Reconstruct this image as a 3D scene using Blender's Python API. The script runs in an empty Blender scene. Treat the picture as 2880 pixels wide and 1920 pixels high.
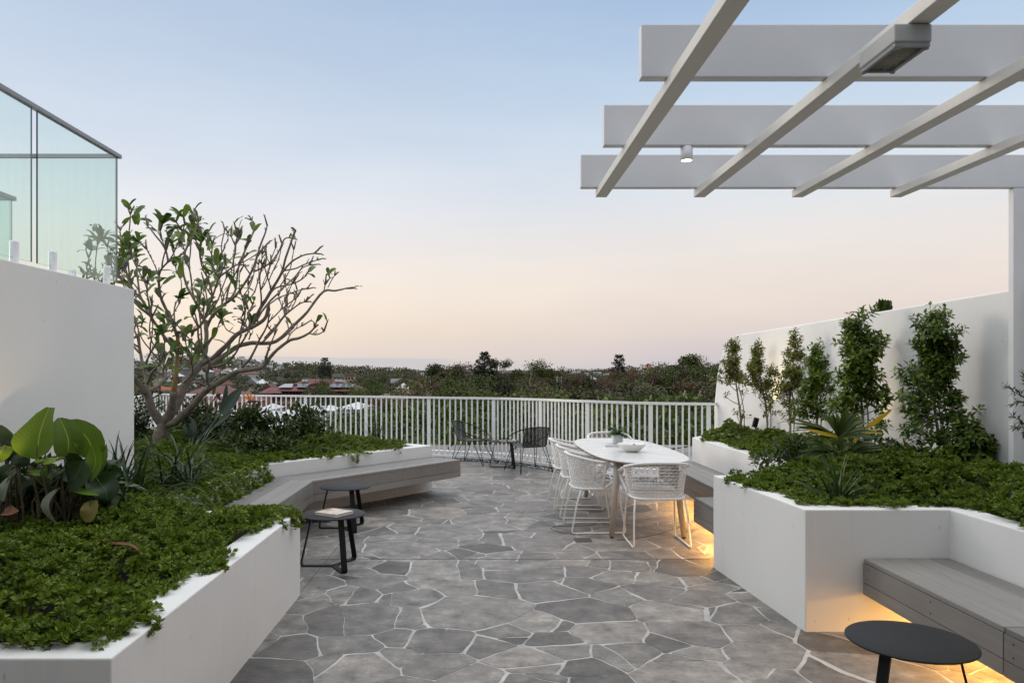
import bpy, math, random
import numpy as np
from mathutils import Vector, Matrix, noise
R = math.radians
sc = bpy.context.scene
COL = sc.collection
random.seed(7)
RNG = np.random.default_rng(7)

# ---------------------------------------------------------------- camera geometry (metres; camera 1.6 m above the paving)
F, CX, CY, H = 2110.0, 1354.0, 1039.0, 1.6
def P(x, y, Y):                      # where a sight line meets the vertical plane at distance Y
    return Vector(((x - CX) * Y / F, Y, H - (y - CY) * Y / F))
def G(x, y, z=0.0):                  # where a sight line meets the level z
    Y = F * (H - z) / (y - CY)
    return Vector(((x - CX) * Y / F, Y, z))
def lerp(a, b, t): return a + (b - a) * t
def V(*a): return Vector(a)

# ---------------------------------------------------------------- objects
def tag(o, label=None, cat=None, group=None, kind=None):
    if label: o['label'] = label
    if cat: o['category'] = cat
    if group: o['group'] = group
    if kind: o['kind'] = kind
    return o
def empty(name, loc=(0, 0, 0), label=None, cat=None, group=None, rz=0.0):
    o = bpy.data.objects.new(name, None); COL.objects.link(o)
    o.location = loc; o.rotation_euler = (0, 0, rz); o.empty_display_size = 0.1
    return tag(o, label, cat, group)
def link(name, me, parent=None, world=True):
    o = bpy.data.objects.new(name, me); COL.objects.link(o)
    if parent is not None:
        o.parent = parent
        if world:                    # mesh is in world coordinates: undo the (unrotated) parents' offset
            off = Vector((0, 0, 0)); p = parent
            while p is not None:
                off += p.location; p = p.parent
            o.location = -off
    return o
def copy_tree(o, parent=None):
    c = o.copy(); COL.objects.link(c)
    if parent is not None: c.parent = parent
    for ch in list(o.children): copy_tree(ch, c)
    return c
def mods(o, bevel=0.0, seg=2, ang=35, smooth=False):
    if bevel:
        b = o.modifiers.new('bevel', 'BEVEL'); b.width = bevel; b.segments = seg
        b.limit_method = 'ANGLE'; b.angle_limit = R(ang); b.harden_normals = False
    return o

class MB:
    def __init__(s): s.v = []; s.f = []; s.sm = []; s.mi = []
    def add(s, vs, fs, smooth=False, mi=0):
        b = len(s.v); s.v += [tuple(p) for p in vs]
        for f in fs:
            s.f.append([i + b for i in f]); s.sm.append(smooth); s.mi.append(mi)
        return s
    def box(s, x0, x1, y0, y1, z0, z1, mi=0):
        vs = [(x0,y0,z0),(x1,y0,z0),(x1,y1,z0),(x0,y1,z0),(x0,y0,z1),(x1,y0,z1),(x1,y1,z1),(x0,y1,z1)]
        return s.add(vs, [(3,2,1,0),(4,5,6,7),(0,1,5,4),(1,2,6,5),(2,3,7,6),(3,0,4,7)], mi=mi)
    def bar(s, a, b, w, h, up=(0,0,1), mi=0):      # rectangular bar from a to b; w across, h along up
        a, b = Vector(a), Vector(b); d = (b - a).normalized(); up = Vector(up)
        x = d.cross(up)
        if x.length < 1e-5: x = d.cross(Vector((0,1,0)))
        x.normalize(); u = x.cross(d).normalized()
        vs = []
        for p in (a, b):
            for sx, su in ((-1,-1),(1,-1),(1,1),(-1,1)): vs.append(p + x*w/2*sx + u*h/2*su)
        return s.add(vs, [(0,1,2,3),(7,6,5,4),(1,0,4,5),(2,1,5,6),(3,2,6,7),(0,3,7,4)], mi=mi)
    def prism(s, poly, z0, z1, mi=0):
        n = len(poly); vs = [(p[0],p[1],z0) for p in poly] + [(p[0],p[1],z1) for p in poly]
        fs = [tuple(range(n))[::-1], tuple(range(n, 2*n))] + [(i,(i+1)%n,(i+1)%n+n,i+n) for i in range(n)]
        return s.add(vs, fs, mi=mi)
    def tube(s, pts, r, n=6, closed=False, cap=True, mi=0):
        pts = [Vector(p) for p in pts]; m = len(pts)
        rs = r if isinstance(r, (list, tuple)) else [r]*m
        vs = []; nrm = None
        for i, p in enumerate(pts):
            if closed: t = pts[(i+1)%m] - pts[i-1]
            else: t = pts[min(i+1,m-1)] - pts[max(i-1,0)]
            if t.length < 1e-9: t = Vector((0,0,1))
            t.normalize()
            if nrm is None:
                nrm = t.cross(Vector((0,0,1)))
                if nrm.length < 0.05: nrm = t.cross(Vector((0,1,0)))
                nrm.normalize()
            else:
                nrm = nrm - t*nrm.dot(t)
                if nrm.length < 1e-6: nrm = t.orthogonal()
                nrm.normalize()
            bi = t.cross(nrm)
            for k in range(n):
                a = 2*math.pi*k/n
                vs.append(p + (nrm*math.cos(a) + bi*math.sin(a))*rs[i])
        fs = []
        for i in range(m if closed else m-1):
            j = (i+1) % m
            for k in range(n):
                fs.append((i*n+k, i*n+(k+1)%n, j*n+(k+1)%n, j*n+k))
        s.add(vs, fs, True, mi)
        if cap and not closed:
            b = len(s.v) - len(vs)
            s.f.append([b+k for k in range(n)][::-1]); s.sm.append(False); s.mi.append(mi)
            s.f.append([b+(m-1)*n+k for k in range(n)]); s.sm.append(False); s.mi.append(mi)
        return s
    def lathe(s, prof, c=(0,0,0), n=24, sx=1.0, sy=1.0, mi=0):
        vs = []; fs = []
        for r, z in prof:
            for k in range(n):
                a = 2*math.pi*k/n; vs.append((c[0]+r*sx*math.cos(a), c[1]+r*sy*math.sin(a), c[2]+z))
        for i in range(len(prof)-1):
            for k in range(n): fs.append((i*n+k, i*n+(k+1)%n, (i+1)*n+(k+1)%n, (i+1)*n+k))
        s.add(vs, fs, True, mi)
        b = len(s.v)-len(vs)
        if prof[0][0] > 1e-4: s.f.append([b+k for k in range(n)][::-1]); s.sm.append(False); s.mi.append(mi)
        if prof[-1][0] > 1e-4: s.f.append([b+(len(prof)-1)*n+k for k in range(n)]); s.sm.append(False); s.mi.append(mi)
        return s
    def mesh(s, name, mats):
        me = bpy.data.meshes.new(name); me.from_pydata(s.v, [], s.f)
        for m in (mats if isinstance(mats, (list, tuple)) else [mats]): me.materials.append(m)
        me.polygons.foreach_set('use_smooth', s.sm); me.polygons.foreach_set('material_index', s.mi)
        me.update(); return me
    def build(s, name, mats, parent=None, bevel=0.0, seg=2, world=True):
        o = link(name, s.mesh(name, mats), parent, world)
        return mods(o, bevel, seg)

def np_mesh(name, verts, faces, mats, mi=None, smooth=False, uv=None):
    """verts (N,3); faces (M,k)"""
    me = bpy.data.meshes.new(name); N = len(verts); M, k = faces.shape
    me.vertices.add(N); me.vertices.foreach_set('co', verts.astype(np.float32).ravel())
    me.loops.add(M*k); me.loops.foreach_set('vertex_index', faces.astype(np.int32).ravel())
    me.polygons.add(M)
    me.polygons.foreach_set('loop_start', np.arange(0, M*k, k, dtype=np.int32))
    for m in (mats if isinstance(mats, (list, tuple)) else [mats]): me.materials.append(m)
    if mi is not None: me.polygons.foreach_set('material_index', mi.astype(np.int32))
    if smooth: me.polygons.foreach_set('use_smooth', np.ones(M, dtype=bool))
    if uv is not None:
        at = me.attributes.new('leafuv', 'FLOAT_VECTOR', 'POINT')
        at.data.foreach_set('vector', uv.astype(np.float32).ravel())
    me.update(calc_edges=True); me.validate(); return me

def unit(a): return a / np.maximum(np.linalg.norm(a, axis=1, keepdims=True), 1e-9)
def leaf_batch(pos, d, nrm, L, W, fold=0.25, droop=0.15):
    """pointed folded leaves: 5 verts, 4 tris each; one island per leaf"""
    n = len(pos); d = unit(d); s = unit(np.cross(d, nrm)); u = np.cross(s, d)
    L = L[:, None]; W = W[:, None]
    base = pos
    mid = pos + d*L*0.5 - u*W*fold
    lft = pos + d*L*0.45 - s*W*0.5
    rgt = pos + d*L*0.45 + s*W*0.5
    tip = pos + d*L - u*L*droop
    v = np.stack([base, rgt, mid, lft, tip], 1).reshape(-1, 3)
    o = (np.arange(n)*5)[:, None]
    t = np.array([[0,1,2],[1,4,2],[0,2,3],[2,4,3]])
    f = (o[:, None, :] + t[None]).reshape(-1, 3)
    return v, f
def quad_batch(pos, d, nrm, L, W):
    d = unit(d); s = unit(np.cross(d, nrm)); L = L[:, None]; W = W[:, None]; n = len(pos)
    v = np.stack([pos, pos + d*L*.5 + s*W*.5, pos + d*L, pos + d*L*.5 - s*W*.5], 1).reshape(-1, 3)
    f = (np.arange(n)*4)[:, None] + np.array([[0,1,2,3]])
    return v, f
def rdir(n, rng=RNG): return unit(rng.normal(size=(n, 3)))

def vnoise(x, y, seed=0):            # smooth value noise on arrays, 0..1
    xi = np.floor(x).astype(np.int64); yi = np.floor(y).astype(np.int64)
    fx = x - xi; fy = y - yi; fx = fx*fx*(3-2*fx); fy = fy*fy*(3-2*fy)
    def h(a, b):
        k = (a*374761393 + b*668265263 + seed*982451653) & 0x7fffffff
        k = ((k ^ (k >> 13)) * 1274126177) & 0x7fffffff
        return ((k ^ (k >> 16)) & 0xffff) / 65535.0
    return (h(xi,yi)*(1-fx) + h(xi+1,yi)*fx)*(1-fy) + (h(xi,yi+1)*(1-fx) + h(xi+1,yi+1)*fx)*fy

def crspline(pts, sub=4):            # Catmull-Rom through the points
    pts = [Vector(p) for p in pts]; out = []
    for i in range(len(pts)-1):
        p0 = pts[max(i-1,0)]; p1 = pts[i]; p2 = pts[i+1]; p3 = pts[min(i+2,len(pts)-1)]
        for k in range(sub):
            t = k/sub
            out.append(0.5*((2*p1) + (p2-p0)*t + (2*p0-5*p1+4*p2-p3)*t*t + (3*p1-p0-3*p2+p3)*t**3))
    out.append(pts[-1]); return out
def offset_line(pts, d, closed=False):   # offset to the left of travel, mitred
    n = len(pts); out = []
    for i in range(n):
        p = Vector(pts[i][:2]).to_3d()
        def nl(a, b):
            t = (Vector(b[:2]) - Vector(a[:2])).normalized(); return Vector((-t.y, t.x, 0))
        if closed: n1 = nl(pts[i-1], pts[i]); n2 = nl(pts[i], pts[(i+1)%n])
        else:
            n2 = nl(pts[i], pts[i+1]) if i < n-1 else nl(pts[i-1], pts[i])
            n1 = nl(pts[i-1], pts[i]) if i > 0 else n2
        b = (n1 + n2).normalized(); c = max(b.dot(n1), 0.3)
        out.append(p + b*(d/c))
    return out

# ---------------------------------------------------------------- materials
def srgb(r, g, b):
    f = lambda c: (c/255/12.92) if c/255 <= 0.04045 else ((c/255+0.055)/1.055)**2.4
    return (f(r), f(g), f(b), 1.0)
class NT:
    def __init__(s, nt): s.nt = nt
    def n(s, typ, **kw):
        nd = s.nt.nodes.new(typ)
        for k, v in kw.items():
            if k.startswith('i_'): nd.inputs[k[2:].replace('_', ' ')].default_value = v
            else: setattr(nd, k, v)
        return nd
    def l(s, a, b): s.nt.links.new(a, b)
    def math(s, op, a, b=None, c=None, clamp=False):
        nd = s.nt.nodes.new('ShaderNodeMath'); nd.operation = op; nd.use_clamp = clamp
        for i, x in enumerate((a, b, c)):
            if x is None: continue
            if isinstance(x, (int, float)): nd.inputs[i].default_value = x
            else: s.l(x, nd.inputs[i])
        return nd.outputs[0]
    def ramp(s, fac, stops, interp='LINEAR'):
        nd = s.nt.nodes.new('ShaderNodeValToRGB'); cr = nd.color_ramp; cr.interpolation = interp
        while len(cr.elements) < len(stops): cr.elements.new(0.5)
        for e, (p, c) in zip(cr.elements, stops): e.position = p; e.color = c if len(c) == 4 else (*c, 1)
        s.l(fac, nd.inputs['Fac']); return nd.outputs['Color']
    def mix(s, fac, a, b, typ='MIX'):
        nd = s.nt.nodes.new('ShaderNodeMix'); nd.data_type = 'RGBA'; nd.blend_type = typ
        for sock, x in ((nd.inputs[0], fac), (nd.inputs[6], a), (nd.inputs[7], b)):
            if isinstance(x, (int, float)): sock.default_value = x
            elif isinstance(x, tuple): sock.default_value = x if len(x) == 4 else (*x, 1)
            else: s.l(x, sock)
        return nd.outputs[2]
def new_mat(name):
    m = bpy.data.materials.new(name); m.use_nodes = True
    t = NT(m.node_tree); b = m.node_tree.nodes['Principled BSDF']
    return m, t, b
def simple(name, col, rough=0.5, metal=0.0, var=0.0, scale=8.0, bump=0.0, bscale=60.0, spec=0.5, dirt=None):
    m, t, b = new_mat(name); col = col if len(col) == 4 else (*col, 1)
    b.inputs['Roughness'].default_value = rough; b.inputs['Metallic'].default_value = metal
    b.inputs['Specular IOR Level'].default_value = spec
    tc = t.n('ShaderNodeTexCoord')
    if var:
        nz = t.n('ShaderNodeTexNoise', i_Scale=scale, i_Detail=6.0, i_Roughness=0.62); t.l(tc.outputs['Object'], nz.inputs['Vector'])
        lo = tuple(c*(1-var) for c in col[:3]) + (1,); hi = tuple(min(1, c*(1+var)) for c in col[:3]) + (1,)
        c = t.ramp(nz.outputs['Fac'], [(0.28, lo), (0.72, hi)])
        t.l(c, b.inputs['Base Color'])
        t.l(t.math('MULTIPLY_ADD', nz.outputs['Fac'], 0.25, rough-0.12), b.inputs['Roughness'])
    else: b.inputs['Base Color'].default_value = col
    if bump:
        nb = t.n('ShaderNodeTexNoise', i_Scale=bscale, i_Detail=4.0); t.l(tc.outputs['Object'], nb.inputs['Vector'])
        bp = t.n('ShaderNodeBump', i_Strength=bump, i_Distance=0.004); t.l(nb.outputs['Fac'], bp.inputs['Height'])
        t.l(bp.outputs['Normal'], b.inputs['Normal'])
    return m
def leaf_mat(name, stops, rough=0.45, trans=0.25, spec=0.4, nscale=0.0, veins=False):
    m, t, b = new_mat(name)
    g = t.n('ShaderNodeNewGeometry')
    fac = g.outputs['Random Per Island']
    if nscale:
        tc = t.n('ShaderNodeTexCoord'); nz = t.n('ShaderNodeTexNoise', i_Scale=nscale, i_Detail=3.0)
        t.l(tc.outputs['Object'], nz.inputs['Vector'])
        oi = t.n('ShaderNodeObjectInfo')
        a = t.math('MULTIPLY_ADD', fac, 0.5, t.math('MULTIPLY', nz.outputs['Fac'], 0.5))
        fac = t.math('ADD', a, t.math('MULTIPLY_ADD', oi.outputs['Random'], 0.5, -0.25), clamp=True)
    c = t.ramp(fac, stops)
    if veins:
        at = t.n('ShaderNodeAttribute', attribute_name='leafuv'); sp = t.n('ShaderNodeSeparateXYZ'); t.l(at.outputs['Vector'], sp.inputs[0])
        ax = t.math('ABSOLUTE', sp.outputs[0])
        rib = t.math('SUBTRACT', 1.0, t.math('DIVIDE', ax, 0.05), clamp=True)
        w = t.math('SINE', t.math('MULTIPLY', t.math('SUBTRACT', sp.outputs[1], t.math('MULTIPLY', ax, 0.35)), 95.0))
        side = t.math('MULTIPLY', t.math('GREATER_THAN', w, 0.86), 0.10)
        tcn = t.n('ShaderNodeTexCoord'); nz2 = t.n('ShaderNodeTexNoise', i_Scale=9.0, i_Detail=4.0); t.l(tcn.outputs['Object'], nz2.inputs['Vector'])
        c = t.mix(t.math('MULTIPLY', nz2.outputs['Fac'], 0.5), c, tuple(x*0.55 for x in stops[0][1][:3]))
        c = t.mix(t.math('MAXIMUM', t.math('MULTIPLY', rib, 0.7), side), c, tuple(min(1, x*2.2+0.02) for x in stops[-1][1][:3]))
        bp = t.n('ShaderNodeBump', i_Strength=0.10, i_Distance=0.003); t.l(w, bp.inputs['Height']); t.l(bp.outputs['Normal'], b.inputs['Normal'])
    t.l(c, b.inputs['Base Color']); b.inputs['Roughness'].default_value = rough
    b.inputs['Specular IOR Level'].default_value = spec
    tr = t.n('ShaderNodeBsdfTranslucent'); t.l(c, tr.inputs['Color'])
    mx = t.n('ShaderNodeMixShader'); mx.inputs[0].default_value = trans
    out = m.node_tree.nodes['Material Output']
    t.l(b.outputs[0], mx.inputs[1]); t.l(tr.outputs[0], mx.inputs[2]); t.l(mx.outputs[0], out.inputs['Surface'])
    return m
def emis(name, col, s):
    m, t, b = new_mat(name); b.inputs['Base Color'].default_value = (0.8,0.8,0.8,1)
    b.inputs['Emission Color'].default_value = (*col, 1); b.inputs['Emission Strength'].default_value = s
    return m
def render_mat(name, base, streak=True):   # painted cement render: fine sand grain, faint water streaks, a few scuffs
    m, t, b = new_mat(name); tc = t.n('ShaderNodeTexCoord')
    n1 = t.n('ShaderNodeTexNoise', i_Scale=1.3, i_Detail=5.0); t.l(tc.outputs['Object'], n1.inputs['Vector'])
    c = t.ramp(n1.outputs['Fac'], [(0.3, tuple(x*0.94 for x in base)), (0.7, base)])
    mp = t.n('ShaderNodeMapping'); mp.inputs['Scale'].default_value = (14, 14, 0.9); t.l(tc.outputs['Object'], mp.inputs['Vector'])
    n2 = t.n('ShaderNodeTexNoise', i_Scale=1.0, i_Detail=6.0, i_Roughness=0.7); t.l(mp.outputs[0], n2.inputs['Vector'])
    st = t.ramp(n2.outputs['Fac'], [(0.55, (0,0,0)), (0.85, (1,1,1))])
    c = t.mix(t.math('MULTIPLY', st, 0.34 if streak else 0.10), c, tuple(x*0.72 for x in base))
    vo = t.n('ShaderNodeTexVoronoi', i_Scale=7.0, i_Randomness=1.0); 
    mp2 = t.n('ShaderNodeMapping'); mp2.inputs['Scale'].default_value = (1.6, 1.6, 0.55); mp2.inputs['Rotation'].default_value = (0.3, 0.2, 0.1)
    t.l(tc.outputs['Object'], mp2.inputs['Vector']); t.l(mp2.outputs[0], vo.inputs['Vector'])
    sc_ = t.math('LESS_THAN', vo.outputs['Distance'], 0.05)
    c = t.mix(t.math('MULTIPLY', sc_, 0.35), c, (0.25,0.23,0.21))
    t.l(c, b.inputs['Base Color']); b.inputs['Roughness'].default_value = 0.75; b.inputs['Specular IOR Level'].default_value = 0.25
    nb = t.n('ShaderNodeTexNoise', i_Scale=220.0, i_Detail=3.0); t.l(tc.outputs['Object'], nb.inputs['Vector'])
    nb2 = t.n('ShaderNodeTexNoise', i_Scale=6.0, i_Detail=3.0); t.l(tc.outputs['Object'], nb2.inputs['Vector'])
    hh = t.math('ADD', nb.outputs['Fac'], t.math('MULTIPLY', nb2.outputs['Fac'], 2.0))
    bp = t.n('ShaderNodeBump', i_Strength=0.35, i_Distance=0.002); t.l(hh, bp.inputs['Height']); t.l(bp.outputs['Normal'], b.inputs['Normal'])
    return m

M = {}
M['render'] = render_mat('white_render', (0.77, 0.765, 0.75))
M['wall'] = render_mat('smooth_white_render', (0.80, 0.795, 0.78), False)
M['white_metal'] = simple('white_powdercoat', (0.88, 0.88, 0.88), 0.35, var=0.04, scale=5)
M['beam'] = simple('off_white_paint', (0.71, 0.715, 0.73), 0.5, var=0.05, scale=1.5, bump=0.05)
M['rafter'] = simple('warm_white_paint', (0.66, 0.635, 0.595), 0.5, var=0.06, scale=3, bump=0.05)
M['black'] = simple('black_powdercoat', (0.009, 0.009, 0.010), 0.5, var=0.2, scale=30, bump=0.08, bscale=500, spec=0.2)
M['tabletop_black'] = simple('black_textured_top', (0.012, 0.012, 0.013), 0.55, var=0.3, scale=9, bump=0.1, bscale=600, spec=0.25)
M['cord'] = simple('white_woven_cord', (0.80, 0.795, 0.78), 0.6, var=0.06, scale=40)
M['table_white'] = simple('white_laminate', (0.68, 0.68, 0.67), 0.24, var=0.03, scale=3)
M['table_edge'] = simple('pale_taupe_edge', (0.40, 0.36, 0.32), 0.5)
M['taupe'] = simple('taupe_powdercoat', (0.42, 0.37, 0.32), 0.45, var=0.05, scale=10)
M['ceramic'] = simple('white_ceramic', (0.78, 0.77, 0.74), 0.3, var=0.05, scale=20, bump=0.1, bscale=40)
M['pot'] = simple('grey_white_pot', (0.62, 0.64, 0.64), 0.6, var=0.12, scale=25)
M['soil'] = simple('dark_soil', (0.018, 0.014, 0.01), 0.9, var=0.4, scale=20, bump=0.6, bscale=40)
M['grout'] = simple('pale_grout', (0.43, 0.42, 0.405), 0.85, var=0.30, scale=4, bump=0.3, bscale=120)
M['joint'] = simple('dark_joint', (0.095, 0.09, 0.087), 0.9)
M['steel'] = simple('dull_steel', (0.16, 0.15, 0.13), 0.5, 0.6, var=0.2, scale=40)
M['rail_grey'] = simple('grey_aluminium', (0.30, 0.30, 0.31), 0.4, 0.3, var=0.05)
M['cord_dark'] = simple('grey_cable', (0.10, 0.095, 0.09), 0.6)
M['led'] = emis('warm_led', (1.0, 0.62, 0.18), 14.0)
M['lamp_lens'] = emis('warm_lens', (1.0, 0.76, 0.46), 9.0)
M['bark'] = simple('grey_brown_bark', (0.205, 0.17, 0.14), 0.85, var=0.45, scale=14, bump=0.9, bscale=45)
M['bark_tan'] = simple('peeling_tan_bark', (0.36, 0.22, 0.10), 0.8, var=0.5, scale=12, bump=0.8, bscale=40)
M['stem'] = simple('green_brown_stem', (0.10, 0.085, 0.045), 0.7, var=0.3, scale=20)
M['stem_tan'] = simple('tan_stem', (0.20, 0.15, 0.06), 0.7, var=0.4, scale=20)
M['pale_trunk'] = simple('pale_trunk', (0.24, 0.20, 0.165), 0.85, var=0.35, scale=3)
M['dark_trunk'] = simple('dark_trunk', (0.05, 0.04, 0.032), 0.9, var=0.3, scale=3)
M['gc'] = leaf_mat('ground_cover_leaf', [(0.0, (0.0400,0.0726,0.0064)), (0.35, (0.0942,0.1486,0.0129)), (0.7, (0.1830,0.2531,0.0237)), (1.0, (0.3104,0.3852,0.0537))], 0.48, 0.25, spec=0.22, nscale=3.0)
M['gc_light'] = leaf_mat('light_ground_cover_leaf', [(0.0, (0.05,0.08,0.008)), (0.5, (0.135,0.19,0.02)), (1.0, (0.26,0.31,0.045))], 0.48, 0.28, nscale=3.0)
M['redflower'] = simple('red_flower', (0.45, 0.02, 0.03), 0.5)
M['shrub_leaf'] = leaf_mat('glossy_dark_leaf', [(0.0, (0.018,0.034,0.006)), (0.5, (0.040,0.068,0.010)), (0.9, (0.075,0.115,0.017)), (1.0, (0.11,0.15,0.04))], 0.32, 0.18)
M['tree_leaf'] = leaf_mat('glossy_green_leaf', [(0.0, (0.0408,0.0768,0.0088)), (0.5, (0.0936,0.1560,0.0154)), (0.85, (0.1680,0.2400,0.0242)), (1.0, (0.2640,0.3120,0.0495))], 0.42, 0.30, spec=0.25)
M['tree_leaf_light'] = leaf_mat('olive_green_leaf', [(0.0, (0.0633,0.0918,0.0090)), (0.5, (0.1437,0.1736,0.0160)), (0.85, (0.2300,0.2464,0.0280)), (1.0, (0.1840,0.1008,0.0350))], 0.4, 0.3)
M['tree_leaf_dark'] = leaf_mat('dark_glossy_green_leaf', [(0.0, (0.0333,0.0635,0.0096)), (0.5, (0.0726,0.1300,0.0144)), (0.85, (0.1361,0.2117,0.0240)), (1.0, (0.2268,0.2722,0.0480))], 0.36, 0.22, spec=0.35)
M['plumeria'] = leaf_mat('broad_tree_leaf', [(0.0, (0.0413,0.0805,0.0158)), (0.5, (0.0938,0.1715,0.0238)), (1.0, (0.1875,0.2712,0.0396))], 0.35, 0.3)
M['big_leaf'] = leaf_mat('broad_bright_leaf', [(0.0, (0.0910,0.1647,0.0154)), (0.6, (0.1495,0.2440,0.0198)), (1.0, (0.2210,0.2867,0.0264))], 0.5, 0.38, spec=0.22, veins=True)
M['big_leaf_shaded'] = leaf_mat('broad_shaded_leaf', [(0.0, (0.02,0.045,0.012)), (1.0, (0.04,0.075,0.02))], 0.35, 0.25, veins=True)  # darkened copy of the broad leaf: shade put into the leaf colour
M['pale_leaf'] = leaf_mat('pale_leaf_back', [(0.0, (0.22,0.25,0.18)), (1.0, (0.32,0.33,0.26))], 0.6, 0.25)
M['yellow_leaf'] = leaf_mat('yellowing_leaf', [(0.0, (0.22,0.17,0.05)), (1.0, (0.32,0.27,0.08))], 0.55, 0.3)
M['brown_leaf'] = leaf_mat('dead_brown_leaf', [(0.0, (0.14,0.06,0.03)), (1.0, (0.24,0.12,0.06))], 0.7, 0.2)
M['strap'] = leaf_mat('dark_strap_leaf', [(0.0, (0.0125,0.0312,0.0128)), (0.6, (0.0229,0.0520,0.0192)), (1.0, (0.0624,0.1040,0.0280))], 0.35, 0.15)
M['grass'] = leaf_mat('grass_blade', [(0.0, (0.03,0.065,0.018)), (0.7, (0.07,0.12,0.035)), (1.0, (0.15,0.18,0.07))], 0.45, 0.2)
M['bop'] = leaf_mat('grey_green_paddle_leaf', [(0.0, (0.038,0.06,0.042)), (1.0, (0.06,0.085,0.055))], 0.42, 0.15, veins=True)
M['orange'] = leaf_mat('orange_petal', [(0.0, (0.75,0.20,0.015)), (1.0, (0.85,0.30,0.03))], 0.5, 0.3)
M['palm'] = leaf_mat('palm_leaflet', [(0.0, (0.0420,0.0720,0.0132)), (0.7, (0.0900,0.1320,0.0264)), (1.0, (0.1440,0.1800,0.0440))], 0.38, 0.2)
M['palm_yellow'] = leaf_mat('yellow_palm_leaflet', [(0.0, (0.60,0.36,0.015)), (1.0, (0.78,0.54,0.035))], 0.45, 0.35)
M['fern'] = leaf_mat('fern_leaf', [(0.0, (0.05,0.10,0.025)), (1.0, (0.11,0.19,0.05))], 0.5, 0.3)
M['far_dark'] = leaf_mat('dark_bush_leaf', [(0.0, (0.0213,0.0378,0.0072)), (0.5, (0.0510,0.0851,0.0143)), (0.8, (0.1062,0.1559,0.0257)), (1.0, (0.1807,0.2245,0.0400))], 0.6, 0.15, spec=0.25, nscale=0.5)
M['far_green'] = leaf_mat('olive_tree_leaf', [(0.0, (0.0335,0.0473,0.0119)), (0.5, (0.0753,0.0992,0.0264)), (1.0, (0.1569,0.1890,0.0475))], 0.7, 0.12, spec=0.2, nscale=0.25)
M['far_grey'] = leaf_mat('grey_green_tree_leaf', [(0.0, (0.0473,0.0474,0.0248)), (0.5, (0.0929,0.0931,0.0455)), (1.0, (0.1521,0.1492,0.0690))], 0.7, 0.12, spec=0.2, nscale=0.25)
M['far_brown'] = leaf_mat('brown_tree_leaf', [(0.0, (0.0597,0.0406,0.0270)), (0.6, (0.1141,0.0744,0.0480)), (1.0, (0.1930,0.1099,0.0600))], 0.75, 0.1, spec=0.2, nscale=0.25)
M['pine'] = leaf_mat('pine_leaf', [(0.0, (0.0117,0.0186,0.0086)), (1.0, (0.0351,0.0479,0.0194))], 0.65, 0.08, spec=0.2)
M['wood_far'] = leaf_mat('far_wood_leaf', [(0.0, (0.0406,0.0439,0.0300)), (0.5, (0.0781,0.0844,0.0540)), (0.9, (0.1329,0.1350,0.0826)), (1.0, (0.1562,0.1266,0.0826))], 0.8, 0.08, spec=0.1, nscale=0.02)
# ================================================================ camera, sky, sun
cam = bpy.data.cameras.new('camera'); camo = bpy.data.objects.new('camera', cam); COL.objects.link(camo)
cam.sensor_width = 36.0; cam.lens = 36*F/2880; cam.shift_x = (1440-CX)/2880; cam.shift_y = (CY-960)/2880
cam.clip_start = 0.05; cam.clip_end = 20000
camo.location = (0, 0, H); camo.rotation_euler = (R(90), 0, 0); sc.camera = camo
sc.view_settings.view_transform = 'Standard'; sc.view_settings.look = 'None'; sc.view_settings.gamma = 1.0
sc.view_settings.exposure = 0.0
SUN_EL, SUN_AZ = 10.0, -62.0         # after-glow low on the left, in front of the camera
w = bpy.data.worlds.new('World'); sc.world = w; w.use_nodes = True
t = NT(w.node_tree); w.node_tree.nodes.clear()
tc = t.n('ShaderNodeTexCoord'); sp = t.n('ShaderNodeSeparateXYZ'); t.l(tc.outputs['Generated'], sp.inputs[0])
el = sp.outputs[2]
SKY_L = [(0.0,(214,205,202)),(0.018,(230,216,205)),(0.05,(243,225,207)),(0.09,(246,231,217)),(0.14,(241,232,226)),(0.20,(230,231,236)),(0.27,(213,222,235)),(0.34,(198,212,230)),(0.44,(178,197,222))]
SKY_R = [(0.0,(203,197,203)),(0.03,(214,203,205)),(0.065,(229,215,208)),(0.11,(238,225,216)),(0.16,(236,229,225)),(0.22,(223,228,234)),(0.29,(206,220,235)),(0.36,(187,208,231)),(0.44,(166,191,223))]
def skyramp(lst, top):
    return t.ramp(el, [(p, srgb(*c)) for p, c in lst] + [(0.62, top), (1.0, tuple(x*1.05 for x in top[:3]) + (1,))])
TOP = (1.66, 1.68, 1.72, 1)
cl = skyramp(SKY_L, TOP); cr_ = skyramp(SKY_R, TOP)
mr = t.n('ShaderNodeMapRange'); mr.interpolation_type = 'SMOOTHSTEP'; mr.inputs[1].default_value = -0.35; mr.inputs[2].default_value = 0.45
t.l(sp.outputs[0], mr.inputs[0])
c = t.mix(mr.outputs[0], cl, cr_)
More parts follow.
